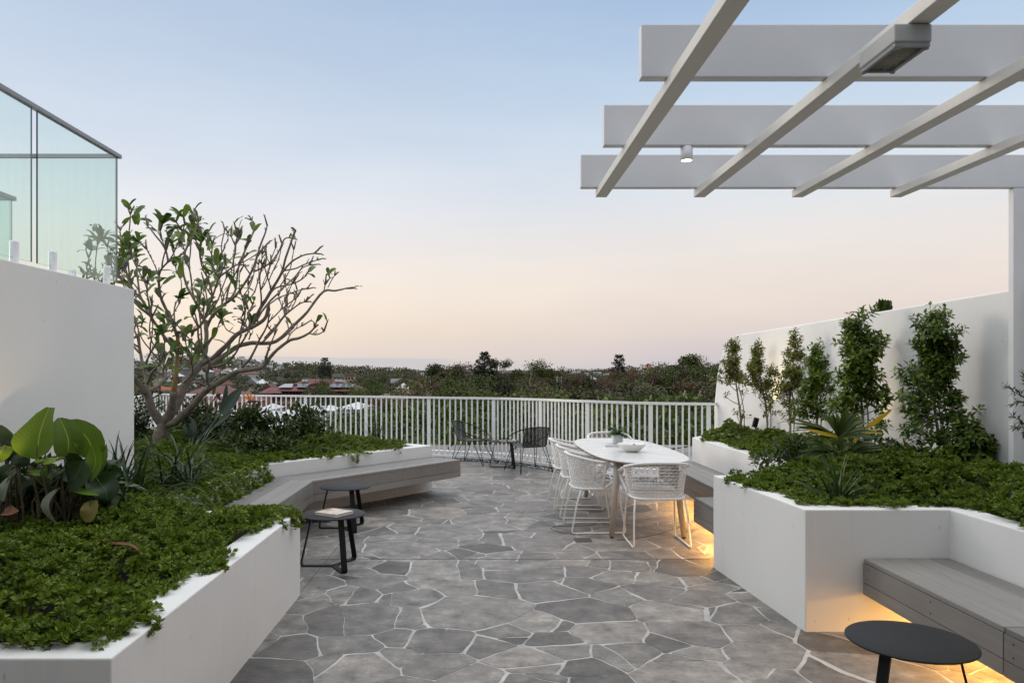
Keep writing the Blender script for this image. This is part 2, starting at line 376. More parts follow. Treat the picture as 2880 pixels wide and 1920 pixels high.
# thin low cloud bank, left of centre, and faint mottling
az = t.math('DIVIDE', sp.outputs[0], t.math('MAXIMUM', sp.outputs[1], 0.05))
def sstep(x, a, b):
    nd = t.n('ShaderNodeMapRange'); nd.interpolation_type = 'SMOOTHSTEP'; nd.inputs[1].default_value = a; nd.inputs[2].default_value = b
    t.l(x, nd.inputs[0]); return nd.outputs[0]
mpn = t.n('ShaderNodeMapping'); mpn.inputs['Scale'].default_value = (9, 9, 60); t.l(tc.outputs['Generated'], mpn.inputs['Vector'])
nz = t.n('ShaderNodeTexNoise', i_Scale=1.0, i_Detail=4.0); t.l(mpn.outputs[0], nz.inputs['Vector'])
e2 = t.math('ADD', t.math('ADD', el, t.math('MULTIPLY', t.math('SUBTRACT', nz.outputs['Fac'], 0.5), 0.003)), t.math('MULTIPLY', az, 0.012))
band = t.math('MULTIPLY', sstep(e2, -0.004, 0.006), t.math('SUBTRACT', 1.0, sstep(e2, 0.0125, 0.0145)))
azn = t.math('ADD', az, t.math('MULTIPLY', t.math('SUBTRACT', nz.outputs['Fac'], 0.5), 0.05))
band = t.math('MULTIPLY', band, t.math('SUBTRACT', 1.0, sstep(azn, -0.07, -0.03)))
c = t.mix(t.math('MULTIPLY', band, 0.62), c, srgb(194,198,206))
mp3 = t.n('ShaderNodeMapping'); mp3.inputs['Scale'].default_value = (2.0, 2.0, 9.0); t.l(tc.outputs['Generated'], mp3.inputs['Vector'])
nz3 = t.n('ShaderNodeTexNoise', i_Scale=1.4, i_Detail=5.0, i_Roughness=0.55); t.l(mp3.outputs[0], nz3.inputs['Vector'])
c = t.mix(1.0, c, t.ramp(nz3.outputs['Fac'], [(0.3, (0.945,0.955,0.972)), (0.7, (1.035,1.028,1.015))]), 'MULTIPLY')
fy = t.math('MULTIPLY_ADD', sstep(sp.outputs[1], -0.75, 0.35), 0.35, 0.65)      # the half of the sky away from the after-glow is dimmer
fx = t.math('MULTIPLY_ADD', sstep(sp.outputs[0], -0.6, 0.9), -0.32, 1.10)
fxy = t.math('MULTIPLY', fy, t.math('ADD', t.math('MULTIPLY', t.math('SUBTRACT', fx, 1.0), t.math('SUBTRACT', 1.0, sstep(sp.outputs[1], 0.3, 0.75))), 1.0))
cmb = t.n('ShaderNodeCombineXYZ'); [t.l(fxy, cmb.inputs[i]) for i in range(3)]
c = t.mix(1.0, c, cmb.outputs[0], 'MULTIPLY')
below = t.math('LESS_THAN', el, -0.02)
c = t.mix(below, c, (0.10, 0.095, 0.085))
sky = t.n('ShaderNodeTexSky'); sky.sky_type = 'NISHITA'; sky.sun_disc = False
sky.sun_elevation = R(SUN_EL); sky.sun_rotation = R(SUN_AZ); sky.altitude = 30; sky.air_density = 1.0; sky.dust_density = 1.5
bg1 = t.n('ShaderNodeBackground', i_Strength=1.0); t.l(c, bg1.inputs['Color'])
bg2 = t.n('ShaderNodeBackground', i_Strength=0.008); t.l(sky.outputs[0], bg2.inputs['Color'])
ad = t.n('ShaderNodeAddShader'); t.l(bg1.outputs[0], ad.inputs[0]); t.l(bg2.outputs[0], ad.inputs[1])
wo = t.n('ShaderNodeOutputWorld'); t.l(ad.outputs[0], wo.inputs['Surface'])
sun = bpy.data.lights.new('sun', 'SUN'); sun.energy = 1.05; sun.angle = R(16); sun.color = (1.0, 0.86, 0.74)
suno = bpy.data.objects.new('sun', sun); COL.objects.link(suno)
a_, e_ = R(SUN_AZ), R(SUN_EL)        # azimuth from +Y towards +X
sdir = Vector((math.sin(a_)*math.cos(e_), math.cos(a_)*math.cos(e_), math.sin(e_)))
suno.rotation_euler = sdir.to_track_quat('Z', 'Y').to_euler(); suno.location = sdir*50
def spot(name, loc, target, energy, size, blend, col=(1.0,0.72,0.36), rad=0.03):
    l = bpy.data.lights.new(name, 'SPOT'); l.energy = energy; l.spot_size = R(size); l.spot_blend = blend; l.color = col; l.shadow_soft_size = rad
    o = bpy.data.objects.new(name, l); COL.objects.link(o); o.location = loc
    o.rotation_euler = (Vector(target)-Vector(loc)).to_track_quat('-Z', 'Y').to_euler(); return o
def area(name, loc, sx, sy, energy, rot=(0,0,0), col=(1.0,0.50,0.135)):
    l = bpy.data.lights.new(name, 'AREA'); l.shape = 'RECTANGLE'; l.size = sx; l.size_y = sy; l.energy = energy; l.color = col
    o = bpy.data.objects.new(name, l); COL.objects.link(o); o.location = loc; o.rotation_euler = rot; return o

# ================================================================ fence line (plan), floor, paving
FP = [(-6.35,13.4),(-6.95,15.95)]
POSTX = [(537,15.55),(695,15.1),(859,14.75),(1029.6,14.15),(1206,13.5),(1388,13.0),(1520,12.25),(1652,11.35),(1830,10.85),(1993,10.68)]
POST = [((x-CX)*Y/F, Y) for x, Y in POSTX]
SPL = crspline([V(-6.95,15.95,0)] + [V(a,b,0) for a,b in POST] + [V(3.335,10.655,0)], 12)
outer = offset_line(SPL, 0.62)       # to the outside (left of travel is away from the camera)
floor_poly = [(-9,-3),(6,-3),(6,10.9)] + [(p.x,p.y) for p in reversed(outer)] + [(-9,16.4)]
tag(MB().prism(floor_poly, -0.5, -0.0016).build('terrace_floor', M['grout']), kind='structure')

def clip(poly, px, py, nx, ny):      # keep (p-(px,py)).n <= 0
    out = []; m = len(poly)
    for i in range(m):
        a = poly[i]; b = poly[(i+1)%m]
        da = (a[0]-px)*nx + (a[1]-py)*ny; db = (b[0]-px)*nx + (b[1]-py)*ny
        if da <= 0: out.append(a)
        if da*db < 0:
            s = da/(da-db); out.append((a[0]+(b[0]-a[0])*s, a[1]+(b[1]-a[1])*s))
    return out
def parea(p): return 0.5*abs(sum(p[i][0]*p[(i+1)%len(p)][1]-p[(i+1)%len(p)][0]*p[i][1] for i in range(len(p))))
def make_paving():
    rnd = random.Random(41); sites = []
    x0, x1, y0, y1 = -2.6, 3.6, 1.4, 14.6
    for k in range(14000):
        x, y = rnd.uniform(x0,x1), rnd.uniform(y0,y1); r = 0.222 + 0.21*noise.noise(V(x*0.7,y*0.7,3.1))**2 + rnd.choice((0.0,0.02,0.10,0.17,-0.08))
        if all((x-a)**2+(y-b)**2 > (0.5*(r+q))**2*1.5 for a,b,q in sites): sites.append((x,y,r))
    polys = []
    for i,(x,y,r) in enumerate(sites):
        p = [(x-1.4,y-1.4),(x+1.4,y-1.4),(x+1.4,y+1.4),(x-1.4,y+1.4)]
        for j,(a,b,q) in enumerate(sites):
            if j == i or abs(a-x) > 2 or abs(b-y) > 2: continue
            dx, dy = a-x, b-y; d = math.hypot(dx,dy); s = 0.5 + 0.5*(r*r-q*q)/(d*d)*0.6
            p = clip(p, x+dx*s, y+dy*s, dx/d, dy/d)
            if len(p) < 3: break
        if len(p) >= 3: polys.append(p)
    out = []
    for p in polys:
        A = parea(p); cx = sum(a for a,b in p)/len(p); cy = sum(b for a,b in p)/len(p)
        if A > 0.13 and rnd.random() < 0.40:
            a = rnd.uniform(0, math.pi); nx, ny = math.cos(a), math.sin(a); ox, oy = cx+rnd.uniform(-.12,.12), cy+rnd.uniform(-.12,.12)
            q1 = clip(p, ox, oy, nx, ny); q2 = clip(p, ox, oy, -nx, -ny); out += [q for q in (q1,q2) if len(q) >= 3]
        elif A > 0.06 and rnd.random() < 0.45:        # corner cut off: a small filler stone
            k = rnd.randrange(len(p)); vx, vy = p[k]; d = math.hypot(vx-cx, vy-cy); nx, ny = (vx-cx)/d, (vy-cy)/d
            a = rnd.uniform(-0.5,0.5); nx, ny = nx*math.cos(a)-ny*math.sin(a), nx*math.sin(a)+ny*math.cos(a)
            off = rnd.uniform(0.06,0.13); ox, oy = vx-nx*off, vy-ny*off
            q1 = clip(p, ox, oy, nx, ny); q2 = clip(p, ox, oy, -nx, -ny); out += [q for q in (q1,q2) if len(q) >= 3]
        else: out.append(p)
    mb = MB()
    for p in out:
        A = parea(p)
        if A < 0.0015: continue
        cx = sum(a for a,b in p)/len(p); cy = sum(b for a,b in p)/len(p); q = p
        for i in range(len(p)):
            a, b = p[i], p[(i+1)%len(p)]; d = math.hypot(b[0]-a[0], b[1]-a[1])
            if d < 1e-4: continue
            nx, ny = (b[1]-a[1])/d, -(b[0]-a[0])/d
            if (cx-a[0])*nx + (cy-a[1])*ny > 0: nx, ny = -nx, -ny
            ins = rnd.choice((0.0042,0.0048,0.0055,0.006,0.007,0.011)); tl = rnd.uniform(-0.06,0.06)
            q = clip(q, a[0]-nx*ins, a[1]-ny*ins, nx*math.cos(tl)-ny*math.sin(tl), nx*math.sin(tl)+ny*math.cos(tl))
            if len(q) < 3: break
        if len(q) < 3 or parea(q) < 0.0008: continue
        # round the corners a little, then wander the edges
        rr = []
        for i in range(len(q)):
            a, b, c_ = Vector(q[i-1]), Vector(q[i]), Vector(q[(i+1)%len(q)])
            l1, l2 = (a-b).length, (c_-b).length; k = min(0.010, l1*0.3, l2*0.3)
            if l1 > 1e-4 and l2 > 1e-4: rr += [b+(a-b)/l1*k, b+(c_-b)/l2*k]
        fin = []
        for i in range(len(rr)):
            a, b = rr[i], rr[(i+1)%len(rr)]; n = max(1, int((b-a).length/0.03))
            for k in range(n): fin.append(a+(b-a)*k/n)
        pts = []
        for v in fin:
            e = V(v.x, v.y, 0)
            w1 = noise.noise_vector(e*1.9)*0.050 + noise.noise_vector(e*5.5)*0.022 + noise.noise_vector(e*14)*0.006 + noise.noise_vector(e*34+V(cx*9,cy*9,0))*0.0024
            pts.append((v.x+w1.x, v.y+w1.y))
        z = rnd.uniform(-0.0005, 0.0008); n = len(pts)
        vs = [(a,b,z) for a,b in pts] + [(cx+(a-cx)*1.004, cy+(b-cy)*1.004, -0.006) for a,b in pts]
        mb.add(vs, [tuple(range(n))] + [(i,i+n,(i+1)%n+n,(i+1)%n) for i in range(n)])
    m, t, b = new_mat('grey_paving_stone'); g = t.n('ShaderNodeNewGeometry'); tc = t.n('ShaderNodeTexCoord')
    base = t.ramp(g.outputs['Random Per Island'], [(0.0,(0.078,0.073,0.068)),(0.15,(0.140,0.131,0.122)),(0.5,(0.190,0.180,0.168)),(0.8,(0.228,0.213,0.197)),(1.0,(0.272,0.252,0.230))])
    n1 = t.n('ShaderNodeTexNoise', i_Scale=5.5, i_Detail=9.0, i_Roughness=0.74); t.l(tc.outputs['Object'], n1.inputs['Vector'])
    c = t.mix(1.0, base, t.ramp(n1.outputs['Fac'], [(0.34,(0.40,0.39,0.38)),(0.45,(0.80,0.80,0.80)),(0.55,(1.10,1.09,1.08)),(0.66,(1.70,1.67,1.62))]), 'MULTIPLY')
    n0 = t.n('ShaderNodeTexNoise', i_Scale=0.45, i_Detail=2.0); t.l(tc.outputs['Object'], n0.inputs['Vector'])
    c = t.mix(t.math('MULTIPLY', sstep2(t, n0.outputs['Fac'], 0.5, 0.72), 0.35), c, (0.22,0.17,0.145))
    mp = t.n('ShaderNodeMapping'); mp.inputs['Scale'].default_value = (9,60,9); t.l(tc.outputs['Object'], mp.inputs['Vector'])
    n2 = t.n('ShaderNodeTexNoise', i_Scale=1.0, i_Detail=5.0); t.l(mp.outputs[0], n2.inputs['Vector'])
    c = t.mix(0.5, c, t.mix(1.0, c, t.ramp(n2.outputs['Fac'], [(0.3,(0.78,0.78,0.78)),(0.7,(1.2,1.2,1.2))]), 'MULTIPLY'))
    n3 = t.n('ShaderNodeTexNoise', i_Scale=160.0, i_Detail=2.0); t.l(tc.outputs['Object'], n3.inputs['Vector'])
    c = t.mix(t.math('MULTIPLY', t.math('GREATER_THAN', n3.outputs['Fac'], 0.66), 0.25), c, (0.45,0.43,0.41))
    t.l(c, b.inputs['Base Color']); t.l(t.math('MULTIPLY_ADD', n1.outputs['Fac'], 0.35, 0.33), b.inputs['Roughness']); b.inputs['Specular IOR Level'].default_value = 0.4
    hh = t.math('ADD', t.math('MULTIPLY', n1.outputs['Fac'], 2.0), t.math('MULTIPLY', n3.outputs['Fac'], 0.6))
    bp = t.n('ShaderNodeBump', i_Strength=0.8, i_Distance=0.007); t.l(hh, bp.inputs['Height']); t.l(bp.outputs['Normal'], b.inputs['Normal'])
    o = tag(mb.build('paving', m), kind='structure')
def sstep2(t, x, a, b):
    nd = t.n('ShaderNodeMapRange'); nd.interpolation_type = 'SMOOTHSTEP'; nd.inputs[1].default_value = a; nd.inputs[2].default_value = b
    t.l(x, nd.inputs[0]); return nd.outputs[0]
make_paving()
mb = MB(); mb.box(-1.36,1.93,6.338,6.341,-0.003,0.0022); mb.box(-1.301,-1.297,6.345,9.2,-0.003,0.0022); mb.box(-1.301,-1.297,5.36,6.334,-0.003,0.0022)
tag(mb.build('control_joint', M['joint']), kind='structure')

# ================================================================ planters
def planter(name, polyO, h, t_, label, soil_z):
    e = empty(name, (polyO[0][0], polyO[0][1], 0), label, 'planter')
    n = len(polyO); I = offset_line(polyO, t_, True); O = [V(a,b,0) for a,b in polyO]
    vs = [(p.x,p.y,-0.01) for p in O] + [(p.x,p.y,h) for p in O] + [(p.x,p.y,h) for p in I] + [(p.x,p.y,h-0.12) for p in I]
    fs = []
    for i in range(n):
        j = (i+1)%n
        fs += [(i,j,j+n,i+n),(i+n,j+n,j+2*n,i+2*n),(i+2*n,j+2*n,j+3*n,i+3*n)]
    MB().add(vs, fs).build('planter_wall', M['render'], e, bevel=0.007)
    o = MB().add([(p.x,p.y,h-soil_z) for p in I], [tuple(range(n))]).build('soil', M['soil'], e)
    return [(p.x,p.y) for p in I]
LO = [(-1.288,2.61),(-1.288,5.335),(-2.272,5.345),(-2.272,7.96),(-0.652,9.94),(-3.6,12.35),(-7.6,12.35),(-7.6,2.61)]
RO = [(1.979,4.584),(2.868,4.584),(2.875,0.6),(4.2,0.6),(3.9,5.6),(3.40,10.45),(2.66,9.47),(2.735,6.10),(1.879,6.083)]
LI = planter('planter', LO, 0.597, 0.16, 'white rendered raised planter with low stepped wall on the left, filled with ground cover', 0.05)
RI = planter('planter', RO, 0.745, 0.155, 'white rendered raised planter on the right below the tall white wall', 0.05)

# ================================================================ benches
def wood_mat():
    m, t, b = new_mat('grey_composite_board'); tc = t.n('ShaderNodeTexCoord'); g = t.n('ShaderNodeNewGeometry')
    n1 = t.n('ShaderNodeTexNoise', i_Scale=1.6, i_Detail=8.0, i_Roughness=0.65); t.l(tc.outputs['Object'], n1.inputs['Vector'])
    mp = t.n('ShaderNodeMapping'); mp.inputs['Scale'].default_value = (45,1.6,45); t.l(tc.outputs['Object'], mp.inputs['Vector'])
    n2 = t.n('ShaderNodeTexNoise', i_Scale=1.0, i_Detail=5.0); t.l(mp.outputs[0], n2.inputs['Vector'])
    f = t.math('ADD', t.math('MULTIPLY', n1.outputs['Fac'], 0.42), t.math('ADD', t.math('MULTIPLY', n2.outputs['Fac'], 0.34), t.math('MULTIPLY', g.outputs['Random Per Island'], 0.24)))
    c = t.ramp(f, [(0.25,(0.135,0.126,0.117)),(0.7,(0.275,0.26,0.243))])
    t.l(c, b.inputs['Base Color']); b.inputs['Roughness'].default_value = 0.55
    bp = t.n('ShaderNodeBump', i_Strength=0.15, i_Distance=0.002); t.l(n2.outputs['Fac'], bp.inputs['Height']); t.l(bp.outputs['Normal'], b.inputs['Normal'])
    return m
M['board'] = wood_mat()
M['screw'] = simple('screw_head', (0.03,0.03,0.03), 0.4, 0.6)
def boards(mb, line, d0, d1, z0, z1):   # a strip between two offsets of the front line, mitred at corners
    A = offset_line(line, d0); B = offset_line(line, d1)
    for i in range(len(line)-1):
        g0 = 0.002 if i > 0 else 0; g1 = 0.002 if i < len(line)-2 else 0
        def sh(a, b, g): return a + (b-a).normalized()*g
        a0, a1, b0, b1 = A[i], A[i+1], B[i], B[i+1]
        mb.prism([(p.x,p.y) for p in (sh(a0,a1,g0), sh(a1,a0,g1), sh(b1,b0,g1), sh(b0,b1,g0))], z0, z1)
def bench(lines, label, ends, holes=None):
    e = empty('bench', (lines[0][0][0][0], lines[0][0][0][1], 0), label, 'bench')
    seat = MB(); fas = MB(); sup = MB()
    for (line, depth), end in zip(lines, ends):
        nb = 4; wd = (depth-0.004)/nb
        for k in range(nb): boards(seat, line, k*wd+0.003, (k+1)*wd, 0.424, 0.450)
        boards(fas, line, -0.002, 0.022, 0.308, 0.4215); boards(fas, line, -0.002, 0.022, 0.232, 0.304)
        boards(sup, line, 0.05, depth-0.02, 0.300, 0.420)
        for which in end:
            a = Vector(line[0 if which == 0 else -1]); b = Vector(line[1 if which == 0 else -2]); d = (a-b).normalized(); nrm = Vector((-(b-a).normalized().y, (b-a).normalized().x)) * (1 if which == 0 else -1)
            for z0, z1 in ((0.308,0.4215),(0.232,0.304)):
                q = [a + nrm*0.0 + d*0.002, a + nrm*depth + d*0.002, a + nrm*depth - d*0.02, a - d*0.02 + nrm*0.023]
                q = [a + nrm*0.024 + d*0.002, a + nrm*(depth-0.005) + d*0.002, a + nrm*(depth-0.005) - d*0.02, a + nrm*0.024 - d*0.02]
                if which == 1: q = q
                mb_ = [(p.x,p.y) for p in q]
                ar = sum(mb_[i][0]*mb_[(i+1)%4][1]-mb_[(i+1)%4][0]*mb_[i][1] for i in range(4))
                fas.prism(mb_ if ar > 0 else mb_[::-1], z0, z1)
        pts = [Vector(p) for p in line]
        for i in range(len(pts)-1):
            L_ = (pts[i+1]-pts[i]).length; d = (pts[i+1]-pts[i]).normalized(); n_ = Vector((d.y,-d.x)); k = 0.06
            while k < L_:
                for zz in (0.335,0.395):
                    c_ = pts[i]+d*k + n_*0.0025; 
                    fas.tube([(c_.x,c_.y,zz),(c_.x+n_.x*0.0015,c_.y+n_.y*0.0015,zz)], 0.0045, 6, mi=1)
                k += 0.62
    seat.build('seat', M['board'], e, bevel=0.0025, seg=1); fas.build('fascia', [M['board'], M['screw']], e)
    sup.build('frame', M['dark_trunk'], e)
    return e
bl = bench([([(-1.735,5.36),(-1.742,7.762),(-0.268,9.6)], 0.525)], 'grey timber slat bench with a bend, built along the left planter', [(1,)])
br = bench([([(2.235,9.44),(2.262,6.80)], 0.455), ([(1.917,6.765),(1.936,6.09)], 0.79)], 'grey timber slat bench stepping out beside the dining table, lit from below', [(), (0,)])
bn = bench([([(2.330,4.575),(2.337,3.36)], 0.53), ([(2.337,3.352),(2.345,0.9)], 0.53)], 'grey timber slat bench in the right foreground behind the large round black table', [(), ()])
def led(parent, x0, x1, y0, y1, z):
    MB().box(x0,x1,y0,y1,z,z+0.008).build('light_strip', M['led'], parent)
led(br, 2.36, 2.375, 6.9, 9.3, 0.285); led(br, 2.12, 2.135, 6.15, 6.7, 0.285); led(bn, 2.80, 2.815, 1.2, 4.45, 0.285)
area('bench_glow', (2.42, 8.0, 0.275), 0.05, 2.4, 26); area('bench_glow', (2.16, 6.42, 0.275), 0.05, 0.6, 13); area('bench_glow', (2.72, 2.9, 0.275), 0.05, 3.0, 36)

# ================================================================ walls
# tall wall along the right boundary; coping falls away from the camera and the far end is rounded off
def wall_right():
    def wx(Y): return 3.35 + (10.7-Y)*0.0785
    prof = []                                         # (Y, z) outline of the face
    for (x, y) in [(265,740),(270,690),(283,560),(296,495),(312,432),(330,388),(352,357),(385,336),(420,329),(470,322)]:
        s = (1880+.48473*x, 780+.48473*y); k = (s[0]-CX)/F
        Y = (3.35+10.7*0.0785)/(k+0.0785); prof.append((Y, H-(s[1]-CY)*Y/F))
    prof.append((5.38, 2.167)); prof.append((0.3, 2.52))
    face = [(prof[0][0], 0.0)] + prof + [(0.3, 0.0)]
    n = len(face); vs = [(wx(Y),Y,z) for Y,z in face] + [(wx(Y)+0.2,Y+0.0,z) for Y,z in face]
    fs = [tuple(range(n)), tuple(range(n,2*n))[::-1]] + [(i,i+n,(i+1)%n+n,(i+1)%n) for i in range(n)]
    o = MB().add(vs, fs).build('boundary_wall', M['wall'], bevel=0.012)
    tag(o, 'tall white rendered wall with rounded far end rising behind the row of young trees', 'wall')
wall_right()
wl = MB().box(-7.5,-3.10,0.2,6.70,-0.3,2.314).build('building_wall', M['wall'], bevel=0.006)
tag(wl, 'plain white rendered wall at the left edge carrying the glass balustrade', 'wall')

def glass_mat():
    m = bpy.data.materials.new('clear_green_glass'); m.use_nodes = True; t = NT(m.node_tree); m.node_tree.nodes.clear()
    tr = t.n('ShaderNodeBsdfTransparent'); tr.inputs['Color'].default_value = (0.915,0.965,0.955,1)
    gl = t.n('ShaderNodeBsdfGlossy'); gl.inputs['Roughness'].default_value = 0.02; gl.inputs['Color'].default_value = (0.95,1,0.98,1)
    fr = t.n('ShaderNodeFresnel', i_IOR=1.5); gm = t.n('ShaderNodeNewGeometry'); f = t.math('MULTIPLY', fr.outputs[0], t.math('SUBTRACT', 1.0, gm.outputs['Backfacing']), clamp=True)
    mx = t.n('ShaderNodeMixShader'); t.l(f, mx.inputs[0]); t.l(tr.outputs[0], mx.inputs[1]); t.l(gl.outputs[0], mx.inputs[2])
    # faint dusty film with vertical runs
    tc = t.n('ShaderNodeTexCoord'); mp = t.n('ShaderNodeMapping'); mp.inputs['Scale'].default_value = (20,20,1.2); t.l(tc.outputs['Object'], mp.inputs['Vector'])
    nz = t.n('ShaderNodeTexNoise', i_Scale=1.0, i_Detail=5.0); t.l(mp.outputs[0], nz.inputs['Vector'])
    di = t.n('ShaderNodeBsdfTranslucent'); di.inputs['Color'].default_value = (0.72,0.80,0.77,1)
    m2 = t.n('ShaderNodeMixShader'); t.l(t.math('MULTIPLY', nz.outputs['Fac'], 0.07), m2.inputs[0]); t.l(mx.outputs[0], m2.inputs[1]); t.l(di.outputs[0], m2.inputs[2])
    o = t.n('ShaderNodeOutputMaterial'); t.l(m2.outputs[0], o.inputs['Surface']); return m
M['glass'] = glass_mat()
M['glass_edge'] = simple('dark_glass_edge', (0.02,0.05,0.045), 0.2)
def pane(parent, a, b, z0, z1, th=0.012):
    a, b = Vector(a), Vector(b); mb = MB(); mb.bar((a.x,a.y,(z0+z1)/2), (b.x,b.y,(z0+z1)/2), th, z1-z0)
    mb.mi[-6:] = [1,1,1,0,1,0]       # cut edges dark
    return mb.build('glass_pane', [M['glass'], M['glass_edge']], parent)
gx, gy, gz0, gz1 = -3.205, 6.60, 2.365, 3.49
gb = empty('glass_balustrade', (gx, gy, gz0), 'clear glass balustrade with grey top rail on the left white wall', 'balustrade')
def yat(xs): return gx*F/(xs-CX)
segs = [(gy-0.004, yat(104)), (yat(88), 3.2), (3.12, 1.6)]
for y0, y1 in segs: pane(gb, (gx,y0), (gx,y1), gz0, gz1-0.03)
pane(gb, (gx-0.012,gy), (-4.30,gy), gz0, gz1-0.03); pane(gb, (-4.36,gy), (-5.7,gy), gz0, gz1-0.03)
mb = MB(); mb.bar((gx,gy+0.045,gz1-0.01),(gx,1.5,gz1-0.01),0.045,0.034); mb.bar((gx-0.024,gy+0.012,gz1-0.01),(-5.8,gy+0.012,gz1-0.01),0.045,0.032)
mb.build('handrail', M['rail_grey'], gb, bevel=0.004)
for xs in (40, 148, 300):
    Y = yat(xs); MB().box(gx-0.024,gx+0.024,Y-0.026,Y+0.026,2.318,gz0+0.12).build('clamp', M['white_metal'], gb, bevel=0.014, seg=3)
for X in (-3.6,-4.2,-4.5): MB().box(X-0.026,X+0.026,gy-0.024,gy+0.024,2.318,gz0+0.12).build('clamp', M['white_metal'], gb, bevel=0.012)
# second, further balustrade seen through the first
wl2 = MB().box(-12.5,-6.15,9.0,9.9,-0.3,2.45).build('building_wall', M['wall'], bevel=0.006)
tag(wl2, 'white wall further back seen through the glass balustrade', 'wall')
g2 = empty('glass_balustrade', (-6.2,9.5,2.45), 'second glass balustrade further back, seen through the clear glass on the left', 'balustrade')
q = P(33,557,9.6)
pane(g2, (q.x,9.6), (q.x,8.2), 2.5, q.z-0.03); pane(g2, (q.x-0.02,9.6), (-9.5,9.6), 2.5, q.z-0.03)
mb = MB(); mb.bar((q.x,9.66,q.z),(q.x,8.0,q.z),0.05,0.05); mb.bar((q.x-0.03,9.62,q.z),(-9.5,9.62,q.z),0.05,0.048); mb.build('handrail', M['rail_grey'], g2)

# ================================================================ pergola
pg = empty('pergola', (3.69, 5.2, 0.7), 'white steel pergola of broad cross beams and slim rafters on a square post', 'pergola')
for Y in (3.238, 4.222, 5.20):
    MB().box(0.69, 6.5, Y, Y+0.058, 2.862, 3.089).build('beam', M['beam'], pg, bevel=0.004)
for k in range(4):
    X = 0.802 + 0.690*k
    MB().box(X, X+0.079, 0.2, 5.275, 2.809, 2.8605).build('rafter', M['rafter'], pg, bevel=0.003)
MB().box(3.69, 4.05, 5.2+0.003, 5.255, 0.66, 2.8605).build('post', M['beam'], pg, bevel=0.004)
fl = empty('floodlight', (1.506,2.74,2.809), 'grey box floodlight with clear lens fixed under the second pergola rafter', 'light')
MB().box(1.440,1.572,2.615,2.862,2.742,2.806).build('housing', simple('grey_housing',(0.42,0.43,0.42),0.5,var=0.05), fl, bevel=0.006)
mb = MB()
for X in (1.445,1.555): mb.box(X,X+0.012,2.62,2.857,2.727,2.7415)
for Y in (2.62,2.845): mb.box(1.4575,1.5545,Y,Y+0.012,2.727,2.7415)
for X in (1.452,1.56):
    for Y in (2.632,2.846): mb.tube([(X,Y,2.7415),(X,Y,2.722)], 0.009, 8)
mb.build('lens_frame', simple('clear_plastic_frame',(0.30,0.31,0.31),0.15), fl)
MB().box(1.458,1.554,2.633,2.8445,2.733,2.740).build('lens', simple('dull_reflector',(0.16,0.15,0.14),0.25,0.4,var=0.6,scale=14), fl)
sl = empty('spotlight', (1.163,4.25,2.862), 'small round white downlight glowing under the middle pergola beam', 'light')
MB().lathe([(0.0335,2.86),(0.0335,2.786),(0.030,2.783),(0.028,2.80)], (1.163,4.252,0), 20).build('housing', M['beam'], sl)
MB().lathe([(0.0315,2.790),(0.030,2.784),(0.0,2.7825)], (1.163,4.252,0), 16).build('lens', M['lamp_lens'], sl)
spot('downlight', (1.163,4.252,2.78), (1.30,4.6,0), 14, 70, 0.6, (1,0.80,0.55))

# ================================================================ fence
fe = empty('balustrade', (POST[3][0], POST[3][1], 0), 'long curved white metal balustrade with vertical bars along the terrace edge', 'fence')
TOPY = [1107.6,1109.5,1111,1112.2,1114.8,1117.2,1120.3,1124.8,1130.3,1132.3]
tops = [(x, H-(y-CY)*Y/F) for (x,Y),y in zip(POSTX, TOPY)]
def ztop(X, Y):
    xs = CX + X/Y*F
    if xs <= tops[0][0]: return tops[0][1]-0.0*(tops[0][0]-xs)
    for (a,za),(b,zb) in zip(tops, tops[1:]):
        if a <= xs <= b: return lerp(za, zb, (xs-a)/(b-a))
    return tops[-1][1]
full = crspline([V(-6.35,13.4,0), V(-6.6,14.4,0), V(-6.95,15.95,0)], 6)[:-1] + SPL
def ribbon(pts, hw, zf0, zf1):
    A = offset_line([(p.x,p.y) for p in pts], hw); B = offset_line([(p.x,p.y) for p in pts], -hw); n = len(pts); vs = []
    for a, b, p in zip(A, B, pts):
        vs += [(a.x,a.y,zf0(p)),(b.x,b.y,zf0(p)),(b.x,b.y,zf1(p)),(a.x,a.y,zf1(p))]
    fs = [(3,2,1,0), ((n-1)*4,(n-1)*4+1,(n-1)*4+2,(n-1)*4+3)]
    for i in range(n-1):
        for k in range(4): fs.append((i*4+k, i*4+(k+1)%4, i*4+4+(k+1)%4, i*4+4+k))
    return MB().add(vs, fs)
ribbon(full, 0.027, lambda p: ztop(p.x,p.y)-0.036, lambda p: ztop(p.x,p.y)).build('top_rail', M['white_metal'], fe)
ribbon(full, 0.02, lambda p: 0.045, lambda p: 0.085).build('bottom_rail', M['white_metal'], fe)
bars = []                                             # (x, y, heading, is_post)
poles = [V(-6.35,13.4,0), V(-6.95,15.95,0)] + [V(a,b,0) for a,b in POST] + [V(3.335,10.655,0)]
def along(a, b, t):                                   # point on the fence spline between two posts
    i = min(range(len(full)), key=lambda k: (full[k]-a).length); j = min(range(len(full)), key=lambda k: (full[k]-b).length)
    seg = full[i:j+1]; Ls = [0]
    for p, q in zip(seg, seg[1:]): Ls.append(Ls[-1]+(q-p).length)
    s = t*Ls[-1]
    for k in range(len(seg)-1):
        if Ls[k+1] >= s-1e-9:
            u = (s-Ls[k])/max(Ls[k+1]-Ls[k],1e-9); p = seg[k].lerp(seg[k+1], u); d = seg[k+1]-seg[k]
            return p, math.atan2(d.y, d.x)
    return seg[-1], 0
cnt = [20, 11] + [11]*(len(POST)-2) + [8] + [0]
